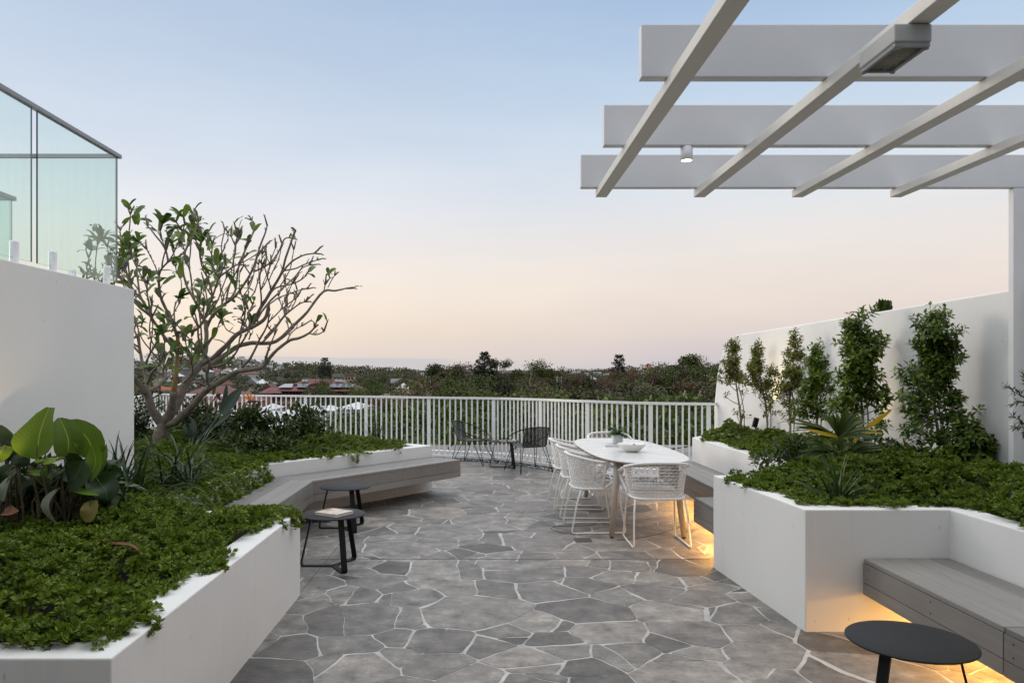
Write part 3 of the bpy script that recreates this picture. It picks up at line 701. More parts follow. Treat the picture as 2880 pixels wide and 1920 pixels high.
for i in range(len(poles)-1):
    if i < len(cnt):
        n = cnt[i]
        for k in range(1, n+1): bars.append((*along(poles[i], poles[i+1], k/(n+1)), False))
    if 0 < i: bars.append((*along(poles[i], poles[i+1], 0.0), True))
bar_me = MB().box(-0.0125,0.0125,-0.008,0.008,0.0,1.0).mesh('baluster', M['white_metal'])
post_me = MB().box(-0.03,0.03,-0.012,0.012,0.0,1.0).mesh('post', M['white_metal'])
thin = sorted([b for b in bars if not b[2]], key=lambda b: b[0].y)
near = thin[:98]; rest = thin[98:]
off = fe.location
def put_bar(name, me, p, a, z0, z1):
    o = bpy.data.objects.new(name, me); COL.objects.link(o); o.parent = fe
    o.location = V(p.x,p.y,z0)-off; o.rotation_euler = (0,0,a); o.scale = (1,1,z1-z0)
for p, a, _ in near: put_bar('baluster', bar_me, p, a, 0.083, ztop(p.x,p.y)-0.034)
for p, a, is_post in bars:
    if is_post: put_bar('post', post_me, p, a, -0.02, ztop(p.x,p.y)-0.034)
mb = MB()
for p, a, _ in rest:
    d = V(math.cos(a), math.sin(a), 0); mb.bar((p.x,p.y,0.083), (p.x,p.y,ztop(p.x,p.y)-0.034), 0.025, 0.016, up=(-d.y,d.x,0))
if rest: tag(mb.build('baluster', M['white_metal'], fe), kind='stuff')
# white kerb behind the bars and the pebble bed under them
o = ribbon([V(p.x,p.y,0) for p in offset_line([(p.x,p.y) for p in SPL], 0.50)], 0.06, lambda p: -0.3, lambda p: 0.10).build('edge_kerb', M['render'])
tag(o, kind='structure')
def pebbles():
    rng = np.random.default_rng(5); inn = offset_line([(p.x,p.y) for p in SPL], -0.14); out = offset_line([(p.x,p.y) for p in SPL], 0.43)
    ico = [(0,0,1),(0.894,0,0.447),(0.276,0.851,0.447),(-0.724,0.526,0.447),(-0.724,-0.526,0.447),(0.276,-0.851,0.447),(0.724,0.526,-0.447),(-0.276,0.851,-0.447),(-0.894,0,-0.447),(-0.276,-0.851,-0.447),(0.724,-0.526,-0.447),(0,0,-1)]
    fc = [(0,1,2),(0,2,3),(0,3,4),(0,4,5),(0,5,1),(1,6,2),(2,7,3),(3,8,4),(4,9,5),(5,10,1),(6,7,2),(7,8,3),(8,9,4),(9,10,5),(10,6,1),(11,7,6),(11,8,7),(11,9,8),(11,10,9),(11,6,10)]
    ico = np.array(ico); fc = np.array(fc); vs = []; fs = []; nb = 0
    idx = [i for i in range(len(SPL)-1) if SPL[i].x > -1.6]
    for k in range(5200):
        i = idx[int(rng.integers(len(idx)))]; u, v = rng.random(), rng.random()
        p = inn[i].lerp(inn[i+1], u).lerp(out[i].lerp(out[i+1], u), v)
        s = rng.uniform(0.010,0.028)*np.array([1,rng.uniform(.6,1),rng.uniform(.5,.8)])
        a = rng.uniform(0,6.28); ca, sa = math.cos(a), math.sin(a); q = ico*s*rng.uniform(.85,1.15,(12,1)); q = np.stack([q[:,0]*ca-q[:,1]*sa, q[:,0]*sa+q[:,1]*ca, q[:,2]],1)
        vs.append(q + np.array([p.x,p.y,0.008+0.03*rng.random()*(v>0.15)])); fs.append(fc+nb); nb += 12
    m, t, b = new_mat('grey_white_pebble'); g = t.n('ShaderNodeNewGeometry')
    t.l(t.ramp(g.outputs['Random Per Island'], [(0,(0.06,0.06,0.06)),(0.4,(0.22,0.22,0.22)),(0.7,(0.45,0.45,0.45)),(1,(0.7,0.7,0.7))]), b.inputs['Base Color']); b.inputs['Roughness'].default_value = 0.6
    o = link('pebbles', np_mesh('pebbles', np.concatenate(vs), np.concatenate(fs), m, smooth=True)); tag(o, kind='stuff')
    o['label'] = 'grey and white pebbles in a strip under the white balustrade'
pebbles()

# unseen house with deep eave, added behind the camera to shade the near walls
shade_house = empty('house', (0,-2.7,0), 'unseen grey house with dark glass doors and deep eave, added to shade the terrace', 'house')
MB().box(-7.4,6.0,-3.0,-2.7,-0.49,3.1).build('wall', simple('shading_house_render',(0.20,0.195,0.19),0.8,var=0.08), shade_house)
MB().box(-7.4,6.0,-3.0,0.15,3.12,3.45).build('roof', simple('shading_eave',(0.26,0.25,0.24),0.7,var=0.06), shade_house)
dm = simple('shading_house_glass',(0.03,0.032,0.035),0.08)
for k in range(4): 
    d_ = MB().box(-4.6+k*2.1,-2.6+k*2.1,-2.699,-2.66,0.02,2.5).build('shading_house_door', dm, shade_house)
# ================================================================ round black side tables
def side_table(loc, rz, r=0.258, h=0.428):
    e = empty('side_table', (0,0,0))
    MB().lathe([(0.0,h-0.009),(r-0.003,h-0.009),(r,h-0.007),(r,h-0.002),(r-0.002,h),(0.0,h)], n=64).build('tabletop', M['tabletop_black'], e)
    leg = MB(); base = MB(); rt, rf = 0.175, 0.262
    for k in range(3):                              # local: leg 0 along +X
        a = 2*math.pi*k/3; d = V(math.cos(a), math.sin(a), 0); s = V(-d.y, d.x, 0); w_ = 0.024; th = 0.009
        path = [d*rt + V(0,0,h-0.0095)] + [d*rf + V(0,0,0.030)] 
        for j in range(1,5):
            u = j/4*math.pi/2*1.06; path.append(d*(rf-0.022*(1-math.cos(u))) + V(0,0,0.030-0.0255*math.sin(u)))
        lb = MB()
        for i in range(len(path)-1):
            p, q = path[i], path[i+1]; t_ = (q-p).normalized(); n_ = s.cross(t_).normalized()
            vs = [x + s*w_*sx + n_*th*sn/2 for x in (p,q) for sx, sn in ((-1,-1),(1,-1),(1,1),(-1,1))]
            lb.add(vs, [(0,1,2,3),(7,6,5,4),(1,0,4,5),(2,1,5,6),(3,2,6,7),(0,3,7,4)])
        lb.build('leg', M['black'], e)
        base.bar(d*0.012 + V(0,0,0.0055+0.0004*k), d*(rf-0.022) + V(0,0,0.0055+0.0004*k), w_*2, th)
    base.build('base', M['black'], e)
    e.location = loc; e.rotation_euler = (0,0,rz); return e
st0 = side_table((-1.205,6.11,0), R(180))
tag(st0, 'round black side table carrying a magazine beside the left planter corner', 'side table', 'round black side tables')
def st_copy(loc, rz, label):
    c = copy_tree(st0); c.location = loc; c.rotation_euler = (0,0,rz); c['label'] = label; return c
st1 = st_copy((-1.37,7.56,0), R(180), 'bare round black side table in front of the bend of the left bench')
st2 = st_copy((1.862,3.257,0), R(-30), 'large bare round black side table in the right foreground')
st3 = st_copy((0.40,12.33,0), R(180), 'round black side table with books between the two black mesh chairs')

def book_cover_mat(name, a, b_, c_):
    m, t, b = new_mat(name); tc = t.n('ShaderNodeTexCoord'); nz = t.n('ShaderNodeTexNoise', i_Scale=9.0, i_Detail=4.0, i_Distortion=1.2)
    t.l(tc.outputs['Object'], nz.inputs['Vector'])
    t.l(t.ramp(nz.outputs['Fac'], [(0.3,a),(0.5,b_),(0.62,c_),(0.75,a)]), b.inputs['Base Color']); b.inputs['Roughness'].default_value = 0.3; return m
def book(loc, rz, w_, d_, h_, cover, label):
    e = empty('book', loc, label, 'book', rz=rz)
    link('pages', MB().box(-w_/2+0.003,w_/2-0.004,-d_/2+0.003,d_/2-0.003,0.0015,h_-0.0015).mesh('pages', simple('paper',(0.7,0.7,0.68),0.7)), e, False)
    mb = MB(); mb.box(-w_/2,w_/2,-d_/2,d_/2,h_-0.0013,h_+0.0005); mb.box(-w_/2,w_/2,-d_/2,d_/2,0.0,0.0013); mb.box(-w_/2-0.001,-w_/2+0.001,-d_/2,d_/2,0.0012,h_-0.0012)
    link('cover', mb.mesh('cover', cover), e, False); return e
cov = book_cover_mat('sandy_cover', (0.55,0.40,0.29), (0.66,0.56,0.47), (0.30,0.13,0.07))
book((-1.195,6.09,0.4285), R(-32), 0.235, 0.205, 0.022, cov, 'magazine with sandy pink cover lying on the round black table')
book((0.43,12.26,0.4285), R(8), 0.25, 0.19, 0.026, simple('grey_white_cover',(0.5,0.52,0.52),0.4), 'pale grey book lying on the table between the black chairs')
mb = MB()                                            # sunglasses-like dark loop lying on the pale book
mb.tube([(0.36+0.07*math.cos(a)*1.1, 12.24+0.045*math.sin(a), 0.463+0.022*max(0,math.cos(a*0.5))) for a in [i*2*math.pi/24 for i in range(24)]], 0.006, 6, closed=True)
mb.tube([(0.42,12.22,0.462),(0.46,12.20,0.468),(0.50,12.22,0.462)], 0.007, 6)
tag(mb.build('headphones', M['black']), 'dark curved headphones resting on the pale grey book', 'headphones')

# ================================================================ dining table
def dining_table():
    c0 = V(1.575, 8.19, 0); rz = R(2.2)
    e = empty('dining_table', c0, 'long white dining table with rounded boat shaped top and taupe legs', 'table')
    def outline(a, b, n=96, ex=3.1):
        o = []
        for i in range(n):
            u = 2*math.pi*i/n; cu, su = math.cos(u), math.sin(u)
            o.append((a*math.copysign(abs(cu)**(2/ex), cu), b*math.copysign(abs(su)**(2/ex), su)))
        return o
    rot = lambda x, y: (x*math.cos(rz)-y*math.sin(rz), x*math.sin(rz)+y*math.cos(rz))
    a, b = 0.475, 1.255
    rings = [(a-0.03,b-0.03,0.716),(a-0.004,b-0.004,0.728),(a,b,0.733),(a,b,0.738),(a-0.002,b-0.002,0.740)]
    vs = []; n = 96
    for (ra, rb, z) in rings: vs += [(*rot(x,y), z) for x, y in outline(ra, rb)]
    fs = [tuple(range(n))[::-1], tuple(range(4*n,5*n))]; mi = [1,0]
    for k in range(4):
        for i in range(n): fs.append((k*n+i, k*n+(i+1)%n, (k+1)*n+(i+1)%n, (k+1)*n+i)); mi.append(1 if k < 2 else 0)
    top = MB(); top.add(vs, fs); top.mi = mi
    link('tabletop', top.mesh('tabletop', [M['table_white'], M['table_edge']]), e, False)
    fr = MB(); 
    for sx in (-0.27,0.27): fr.bar((*rot(sx,-0.95),0.69), (*rot(sx,0.95),0.69), 0.04, 0.05)
    for sy in (-0.95,0.95): fr.bar((*rot(-0.25,sy),0.69), (*rot(0.25,sy),0.69), 0.04, 0.05)
    link('frame', fr.mesh('frame', M['taupe']), e, False)
    for (fx, fy, tx, ty) in ((1.24,7.14,0.30,0.93),(1.925,7.13,-0.27,0.93),(1.31,9.40,0.26,-0.93),(1.87,9.40,-0.27,-0.93)):
        f = V(fx,fy,0)-c0; tp = V(f.x*0.80, f.y*0.93, 0.714)
        mb = MB(); mb.tube([tp, tp.lerp(V(f.x,f.y,0.012),0.5), V(f.x,f.y,0.012)], [0.034,0.030,0.0245], 16)
        g = link('leg', mb.mesh('leg', M['taupe']), e, False)
        link('foot', MB().tube([(f.x,f.y,0.012),(f.x,f.y,0.0005)], 0.017, 12).mesh('foot', M['black']), g, False)
dining_table()
bp_ = (1.575, 7.86, 0.7402)
bw = MB(); bw.lathe([(0.0,0.006),(0.055,0.004),(0.06,0.0),(0.065,0.003),(0.09,0.018),(0.125,0.05),(0.148,0.082),(0.150,0.086),(0.146,0.087),(0.12,0.056),(0.085,0.026),(0.05,0.014),(0.0,0.012)], bp_, 48)
tag(bw.build('bowl', M['ceramic']), 'wide white ceramic bowl on the dining table', 'bowl')
mb = MB(); mb.tube([(1.583,7.87,0.7805),(1.592,7.865,0.802),(1.604,7.862,0.812),(1.618,7.86,0.808)], [0.008,0.017,0.014,0.003], 8); mb.tube([(1.588,7.866,0.795),(1.57,7.87,0.788)], [0.01,0.004], 6)
tag(mb.build('ornament', M['steel']), 'tiny dark ornament lying inside the white bowl', 'ornament')
book((1.50,8.50,0.7404), R(86), 0.28, 0.22, 0.018, simple('white_cover',(0.66,0.66,0.65),0.4), 'thin white book under the fern pot on the dining table')
pe = empty('plant_pot', (1.555,8.56,0.7594), 'small grey white cylindrical pot holding a fern on the dining table', 'pot')
link('pot', MB().lathe([(0.0,0.0),(0.054,0.0),(0.057,0.003),(0.059,0.098),(0.057,0.1),(0.053,0.098),(0.051,0.085),(0.0,0.084)], n=32).mesh('pot', M['pot']), pe, False)
link('soil', MB().lathe([(0.0,0.087),(0.0505,0.086)], n=20).mesh('soil', M['soil']), pe, False)
def fern(loc):
    rng = np.random.default_rng(3); pos=[]; d=[]; nn=[]; L=[]; W=[]; st=MB()
    for k in range(34):
        a = rng.uniform(0,6.28); el = rng.uniform(0.25,1.3); ln = rng.uniform(0.10,0.20); p = V(0,0,0); pts=[]
        dirv = V(math.cos(a)*math.cos(el), math.sin(a)*math.cos(el), math.sin(el))
        for i in range(9):
            pts.append(p.copy()); p = p + dirv*ln/8; dirv = (dirv + V(0,0,-0.13)).normalized()
        st.tube([q+V(*loc) for q in pts], 0.0012, 4, cap=False)
        for i in range(2,9):
            t_ = (pts[min(i+1,8)]-pts[i-1]).normalized(); s = t_.cross(V(0,0,1)).normalized()
            for sg in (-1,1):
                for q in (0,0.5):
                    pos.append(pts[i].lerp(pts[i-1],q)); d.append(s*sg + t_*0.5 + V(0,0,rng.uniform(-.3,.3))); nn.append((0,0,1)); L.append(0.032*(1-abs(i-4)/9)); W.append(0.013)
    pos = np.array([tuple(p) for p in pos])+np.array(loc); d = np.array([tuple(x) for x in d])
    v, f = leaf_batch(pos, d, np.array(nn, float)+rng.normal(0,.2,(len(nn),3)), np.array(L), np.array(W))
    o = link('fern', np_mesh('fern', v, f, M['fern'])); tag(o, 'small green fern growing in the pot on the dining table', 'plant')
    st.build('stems', M['fern'], o)
fern((1.555,8.56,0.848))

# ================================================================ white woven armchairs (local: seat faces +Y)
def spow(x, e): return math.copysign(abs(x)**e, x)
def make_white_chair():
    e = empty('dining_chair', (0,0,0))
    def shell(t_, v):                               # t in -1..1 round the back, v 0 seat level .. 1 rim
        a = t_*R(100); s, c = spow(math.sin(a),0.72), spow(math.cos(a),0.72)
        bx, by, bz = 0.238*s, -0.225*c-0.0, 0.435
        tx, ty, tz = 0.276*s, -0.285*c-0.0, 0.765-0.075*abs(t_)**2.0
        k = v - 0.10*math.sin(v*math.pi)
        return V(lerp(bx,tx,k), lerp(by,ty,k), lerp(bz,tz,v))
    fr = MB(); n = 40
    rim = [shell(-1+2*i/n, 1.0) for i in range(n+1)]
    def arm(sg):
        p = shell(sg,1.0)
        return [V(sg*0.292, 0.10, 0.665), V(sg*0.300,0.185,0.645), V(sg*0.298,0.215,0.625), V(sg*0.285,0.205,0.585), V(sg*0.258,0.13,0.50), V(sg*0.238,0.05,0.445)]
    path = crspline(list(reversed(arm(-1))),4)[:-1] + rim + crspline(arm(1),4)[1:]
    path = crspline(list(reversed(arm(-1))),4) + rim + crspline(arm(1),4)
    link('rim', fr.tube(path, 0.0135, 8).mesh('rim', M['cord']), e, False)
    sf = MB(); loop = []
    for i in range(48):
        a = 2*math.pi*i/48; loop.append(V(0.240*spow(math.cos(a),0.6), 0.232*spow(math.sin(a),0.6), 0.435+0.018*max(0,math.sin(a))))
    sf.tube(loop, 0.0125, 8, closed=True)
    for sg in (-1,1): sf.tube([shell(sg*0.97,0.0), shell(sg*0.97,0.5), shell(sg*0.97,1.0)], 0.0125, 8)
    link('seat_frame', sf.mesh('seat_frame', M['cord']), e, False)
    bk = MB(); rows = 11; cols = 18; tmax = 0.96
    for r_ in range(1, rows):
        bk.tube([shell(-tmax+2*tmax*i/30, r_/rows) for i in range(31)], 0.0031, 5, cap=False)
    for r_ in range(rows):
        zz = []
        for i in range(cols*2+1):
            up = (i + r_) % 2
            zz.append(shell(-tmax+2*tmax*i/(cols*2), (r_+up)/rows))
        bk.tube(zz, 0.0026, 4, cap=False)
    link('backrest', bk.mesh('backrest', M['cord']), e, False)
    se = MB()
    def sp(u, v): 
        lim = 0.232*(1-abs(v)**6*0.25)
        return V(u*lim, v*0.225, 0.434 + 0.012*max(0,v) - 0.030*(1-u*u)*(1-v*v))
    for k in range(1,15):
        v = -1+2*k/15; se.tube([sp(-1+2*i/16, v) for i in range(17)], 0.0031, 5, cap=False)
    for k in range(15):
        v0, v1 = -1+2*k/15, -1+2*(k+1)/15
        se.tube([sp(-1+2*i/28, v1 if (i+k)%2 else v0) for i in range(29)], 0.0027, 4, cap=False)
    link('seat', se.mesh('seat', M['cord']), e, False)
    for sg in (-1,1):
        pts = [V(sg*0.225,-0.175,0.425), V(sg*0.240,-0.215,0.30), V(sg*0.254,-0.268,0.035), V(sg*0.255,-0.262,0.012), V(sg*0.255,-0.225,0.0085), V(sg*0.253,0.10,0.0085), V(sg*0.250,0.225,0.0085), V(sg*0.249,0.255,0.014), V(sg*0.247,0.258,0.04), V(sg*0.232,0.215,0.30), V(sg*0.222,0.19,0.435)]
        link('leg', MB().tube(pts, 0.0082, 8).mesh('leg', M['cord']), e, False)
    return e
ch = make_white_chair(); GC = 'white woven chairs around the dining table'
spots = [((1.615,6.965),0,'white woven armchair at the near end of the dining table, back to the camera'),
         ((1.135,7.56),-90,'white woven armchair on the left table side, nearest of the three in a row'),
         ((1.120,8.29),-90,'white woven armchair on the left table side, middle of the three in a row'),
         ((1.110,9.03),-90,'white woven armchair on the left table side, farthest of the three in a row'),
         ((1.665,9.72),180,'white woven armchair at the far end of the table, mostly hidden behind the tabletop')]
for i, ((x,y),a,lab) in enumerate(spots):
    o = ch if i == 0 else copy_tree(ch)
    o.location = (x,y,0); o.rotation_euler = (0,0,R(a + (0,3,-2,2,0)[i])); tag(o, lab, 'chair', GC)

# ================================================================ black mesh lounge chairs (local: facing +Y)
def mesh_mat():
    m = bpy.data.materials.new('black_perforated_sheet'); m.use_nodes = True; t = NT(m.node_tree); b = m.node_tree.nodes['Principled BSDF']
    b.inputs['Base Color'].default_value = (0.013,0.014,0.014,1); b.inputs['Roughness'].default_value = 0.45
    tc = t.n('ShaderNodeTexCoord'); sp = t.n('ShaderNodeSeparateXYZ'); t.l(tc.outputs['UV'], sp.inputs[0])
    hx = t.math('SINE', t.math('MULTIPLY', sp.outputs[0], 150.0)); hy = t.math('SINE', t.math('MULTIPLY', sp.outputs[1], 330.0))
    hole = t.math('GREATER_THAN', t.math('MULTIPLY', hx, hy), 0.6)
    tr = t.n('ShaderNodeBsdfTransparent'); mx = t.n('ShaderNodeMixShader'); t.l(hole, mx.inputs[0]); t.l(b.outputs[0], mx.inputs[1]); t.l(tr.outputs[0], mx.inputs[2])
    t.l(mx.outputs[0], m.node_tree.nodes['Material Output'].inputs['Surface']); return m
M['mesh'] = mesh_mat()
def make_black_chair():
    e = empty('lounge_chair', (0,0,0))
    hoop = []
    for i in range(56):
        a = 2*math.pi*i/56; y = -0.33*math.cos(a); x = 0.345*math.sin(a)
        hoop.append(V(x, y-0.02, 0.565-0.155*(y/0.33) + 0.0*x))
    link('hoop', MB().tube(hoop, 0.0075, 8, closed=True).mesh('hoop', M['black']), e, False)
    prof = crspline([(0,-0.345,0.715),(0,-0.30,0.56),(0,-0.235,0.425),(0,-0.15,0.392),(0,0.02,0.388),(0,0.20,0.402),(0,0.308,0.412)], 4)
    nx = 8; vs = []; fs = []; uv = []; Ls = 0
    for i, p in enumerate(prof):
        if i: Ls += (p-prof[i-1]).length
        s = i/(len(prof)-1); hw = 0.205 if s < 0.55 else lerp(0.205, 0.13, ((s-0.55)/0.45)**1.5)
        for k in range(nx+1):
            u = -1+2*k/nx; vs.append((u*hw, p.y + (0.035*u*u if s < 0.35 else 0.0), p.z + 0.016*u*u - (0.02*u*u if s < 0.1 else 0))); uv.append((u*hw, Ls))
    for i in range(len(prof)-1):
        for k in range(nx): fs.append((i*(nx+1)+k, i*(nx+1)+k+1, (i+1)*(nx+1)+k+1, (i+1)*(nx+1)+k))
    me = MB().add(vs, fs, True).mesh('seat_shell', M['mesh']); ul = me.uv_layers.new(name='UVMap')
    for l in me.loops: ul.data[l.index].uv = uv[l.vertex_index]
    link('seat_shell', me, e, False)
    fr = MB()
    for sg in (-1,1):
        fr.tube([V(p.x+sg*(0.205 if i < 14 else lerp(0.205,0.13,((i/(len(prof)-1)-0.55)/0.45)**1.5 if i/(len(prof)-1) > 0.55 else 0)), p.y+(0.033 if i/(len(prof)-1) < 0.35 else 0), p.z+0.014) for i, p in enumerate(prof)], 0.0055, 6)
    fr.tube([V(-0.205,-0.2,0.40),V(0.205,-0.2,0.40)], 0.006, 6); fr.tube([V(-0.2,0.16,0.398),V(0.2,0.16,0.398)], 0.006, 6)
    link('seat_frame', fr.mesh('seat_frame', M['black']), e, False)
    for sx, sy in ((-1,-1),(1,-1),(1,1),(-1,1)):
        f = V(sx*0.275, sy*0.285, 0.006); t1 = V(sx*0.20, sy*0.20-0.02, 0.40); t2 = V(sx*0.195, sy*0.09-0.02, 0.392)
        link('leg', MB().tube([t1, f+V(0,0.006*sy,0.02), f, f+V(0,-0.012*sy,0.02), t2], 0.0058, 6).mesh('leg', M['black']), e, False)
    return e
bc = make_black_chair(); bc.location = (-0.135,12.78,0); bc.rotation_euler = (0,0,R(-32-90+8))
bc.rotation_euler = (0,0,R(-112))
tag(bc, 'black mesh lounge chair at the balustrade, facing right towards the small black table', 'chair', 'black mesh lounge chairs')
b2 = copy_tree(bc); b2.location = (0.735,11.80,0); b2.rotation_euler = (0,0,R(24)); b2['label'] = 'black mesh lounge chair nearer the dining table, seen from behind'

# ================================================================ small things on the paving
dr = empty('floor_drain', (0.955,7.04,0), 'square slotted metal drain grate set in the paving beside the dining table', 'drain')
MB().box(0.875,1.035,6.965,7.112,-0.003,0.0025).build('pit', M['joint'], dr)
mb = MB()
for k in range(12): mb.box(0.880+k*0.0132,0.880+k*0.0132+0.0062,6.972,7.105,0.0025,0.0062)
for y in (6.966,7.034,7.104): mb.box(0.876,1.034,y,y+0.008,0.0024,0.0066)
mb.build('grate', M['steel'], dr)
def c6(x, y): return G(1540+.24237*x, 1180+.24237*y)
def cable(pts, label):
    q = crspline([c6(*p)+V(0,0,0.004) for p in pts], 6); tag(MB().tube(q, 0.0032, 6).build('cable', M['cord_dark']), label, 'cable')
cable([(600,1165),(560,1205),(480,1228),(300,1232),(120,1236),(55,1250),(48,1268),(110,1296),(240,1322),(330,1328)], 'thin grey cable curving over the paving under the left row of white chairs')
cable([(800,1395),(950,1390),(1180,1350),(1330,1316),(1450,1272),(1550,1243),(1598,1252),(1616,1285),(1612,1325),(1596,1350)], 'thin grey cable looping round the near right table leg')
# ================================================================ planting: ground cover
def poly_dist(px, py, poly):
    inside = np.zeros(len(px), bool); d = np.full(len(px), 1e9); n = len(poly)
    for i in range(n):
        x0, y0 = poly[i]; x1, y1 = poly[(i+1)%n]
        with np.errstate(divide='ignore', invalid='ignore'):
            c = ((y0 > py) != (y1 > py)) & (px < (x1-x0)*(py-y0)/((y1-y0) if abs(y1-y0) > 1e-12 else 1e-12)+x0)
        inside ^= c
        dx, dy = x1-x0, y1-y0; t = np.clip(((px-x0)*dx+(py-y0)*dy)/(dx*dx+dy*dy), 0, 1)
        d = np.minimum(d, np.hypot(px-x0-t*dx, py-y0-t*dy))
    return np.where(inside, d, -d)
def ground_cover(name, label, poly, box, rim, mats, seed, dens, lift, keep=None, bumps=0.10, size=1.0, leafn=9, over=(-0.01,-0.21), extra=None, light=None):
    rng = np.random.default_rng(seed); x0, x1, y0, y1 = box; n = int((x1-x0)*(y1-y0)*dens)
    px = rng.uniform(x0,x1,n); py = rng.uniform(y0,y1,n); sd = poly_dist(px, py, poly)
    nz = vnoise(px*3.1, py*3.1, seed)*0.6 + vnoise(px*9, py*9, seed+1)*0.4
    lim = over[0] + (over[1]-over[0])*np.clip((nz-0.22)*1.8, 0, 1)
    if extra is not None: lim = lim - extra(px, py)
    k = sd > lim
    if keep is not None: k &= keep(px, py)
    k &= rng.random(n) < np.clip(1.35 - py*0.055, 0.55, 1.0)
    px, py, sd, nz = px[k], py[k], sd[k], nz[k]; n = len(px)
    m1 = vnoise(px*2.2+7, py*2.2, seed+2); m2 = vnoise(px*6.5, py*6.5, seed+3); m3 = vnoise(px*17, py*17, seed+4)
    h = lift(px, py, sd) + bumps*1.25*(m1-0.4) + bumps*1.15*(m2-0.5) + 0.03*(m3-0.5)
    edge = np.clip((sd+0.16)/0.40, 0, 1); h = rim + 0.012 + (h-rim)*edge**0.7 + 0.02*m3
    out = np.clip(-sd-0.15, 0, 1); h -= out*1.5
    depth = rng.random(n)**1.6; h -= depth*0.085*np.clip(edge+0.25,0,1)
    eps = 0.05                                             # slope tilts the rosettes
    def hh(x, y): return bumps*vnoise(x*2.2+7,y*2.2,seed+2) + bumps*1.15*vnoise(x*6.5,y*6.5,seed+3)
    gx_ = (hh(px+eps,py)-hh(px-eps,py))/(2*eps); gy_ = (hh(px,py+eps)-hh(px,py-eps))/(2*eps)
    up = unit(np.stack([-gx_, -gy_, np.ones(n)],1) + rng.normal(0,0.32,(n,3)))
    P0 = np.repeat(np.stack([px,py,h],1), leafn, 0); U = np.repeat(up, leafn, 0); N = n*leafn
    az = np.tile(np.arange(leafn)*2.39996, n) + np.repeat(rng.uniform(0,6.28,n), leafn)
    lay = np.tile(np.linspace(0.15,1.0,leafn), n)           # inner leaves upright, outer leaves flat
    e1 = unit(np.cross(U, np.array([[0.31,0.77,0.55]]))); e2 = np.cross(U, e1)
    rad = e1*np.cos(az)[:,None] + e2*np.sin(az)[:,None]; elv = (1.35 - 1.05*lay + rng.normal(0,0.18,N))
    d = rad*np.cos(elv)[:,None] + U*np.sin(elv)[:,None]
    s = np.repeat(rng.uniform(0.75,1.25,n), leafn)*size
    L = s*(0.013+0.0155*lay)*rng.uniform(0.8,1.25,N); W = L*rng.uniform(0.55,0.78,N)
    v, f = leaf_batch(P0 + U*(0.012*(1-lay))[:,None] + rad*0.003, d, U, L, W, 0.22, 0.12)
    mi = np.zeros(len(f), int)
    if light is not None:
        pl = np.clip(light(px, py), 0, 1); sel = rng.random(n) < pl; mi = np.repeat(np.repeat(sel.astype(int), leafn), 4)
    # sparse red flower heads
    nf = int(n*0.004); fi = rng.choice(n, nf, replace=False); fi = fi[py[fi] < 6.5]; nf = len(fi)
    fp = np.repeat(np.stack([px,py,h+0.016],1)[fi], 10, 0); fd = unit(np.stack([np.cos(np.tile(np.arange(10)*0.628,nf)), np.sin(np.tile(np.arange(10)*0.628,nf)), np.full(nf*10,0.6)],1))
    v2, f2 = leaf_batch(fp, fd, np.tile(np.array([[0,0,1.0]]),(nf*10,1)), np.full(nf*10,0.011), np.full(nf*10,0.004))
    mi = np.concatenate([mi, np.full(len(f2), 2)])
    o = link(name, np_mesh(name, np.concatenate([v,v2]), np.concatenate([f,f2+len(v)]), mats, mi)); tag(o, label, None, None, 'stuff'); return o
LB = [(-1.288,2.61),(-1.288,5.335),(-2.272,5.345),(-2.272,7.96),(-0.652,9.94),(-3.6,12.35),(-7.6,12.35),(-7.6,7.2),(-3.1,6.75),(-3.1,2.61)]
def keepL(x, y): return (x > -3.12 + np.where(y > 6.6, -4.6, 0)) & (y < 12.2) & ~((y > 6.6) & (x < -0.5*y-0.4))
def shrinkpoly(poly, d): return [(p.x,p.y) for p in offset_line([V(a,b,0) for a,b in poly], d, True)]
LIFT_L = lambda x, y, sd: 0.60 + 0.09*np.clip(sd/0.6,0,1) - 0.05*np.clip((y-6.5)/2,0,1)
ground_cover('ground_cover', 'dark green succulent ground cover with tiny red flowers spilling over the left planter', shrinkpoly(LB,0.16), (-6,-1.0,2.35,12.2), 0.597,
    [M['gc'],M['gc_light'],M['redflower']], 11, 1550, LIFT_L, keepL, 0.13, 1.13, 9, extra=lambda x, y: 0.20*np.clip((y-5.3)/0.3,0,1)*np.clip((8.0-y)/0.3,0,1)*(x < -1.9),
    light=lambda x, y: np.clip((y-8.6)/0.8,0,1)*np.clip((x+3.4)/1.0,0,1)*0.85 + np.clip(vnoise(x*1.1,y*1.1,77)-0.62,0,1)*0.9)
RB = [(1.979,4.584),(2.868,4.584),(2.875,2.6),(4.05,2.6),(3.80,5.6),(3.42,10.45),(2.66,9.47),(2.735,6.10),(1.879,6.083)]
LIFT_R = lambda x, y, sd: 0.745 + 0.09*np.clip(sd/0.5,0,1) + 0.11*np.clip((x-2.5)/0.8,0,1)
ground_cover('ground_cover', 'green succulent ground cover spilling over the right planter below the tall white wall', shrinkpoly(RB,0.155), (1.7,4.0,2.6,10.7), 0.745,
    [M['gc'],M['gc_light'],M['redflower']], 23, 1550, LIFT_R, lambda x, y: (x < 3.33+(10.7-y)*0.0785) & (np.hypot(x-2.345,y-4.93) > 0.13), 0.12, 1.12, 9, over=(0.03,-0.17),
    light=lambda x, y: np.clip((y-7.6)/1.5,0,1)*0.35 + np.clip(1-np.hypot(x-2.66,y-9.4)/0.5,0,1)*0.7 + np.clip(vnoise(x*1.3,y*1.3,5)-0.6,0,1)*1.2)
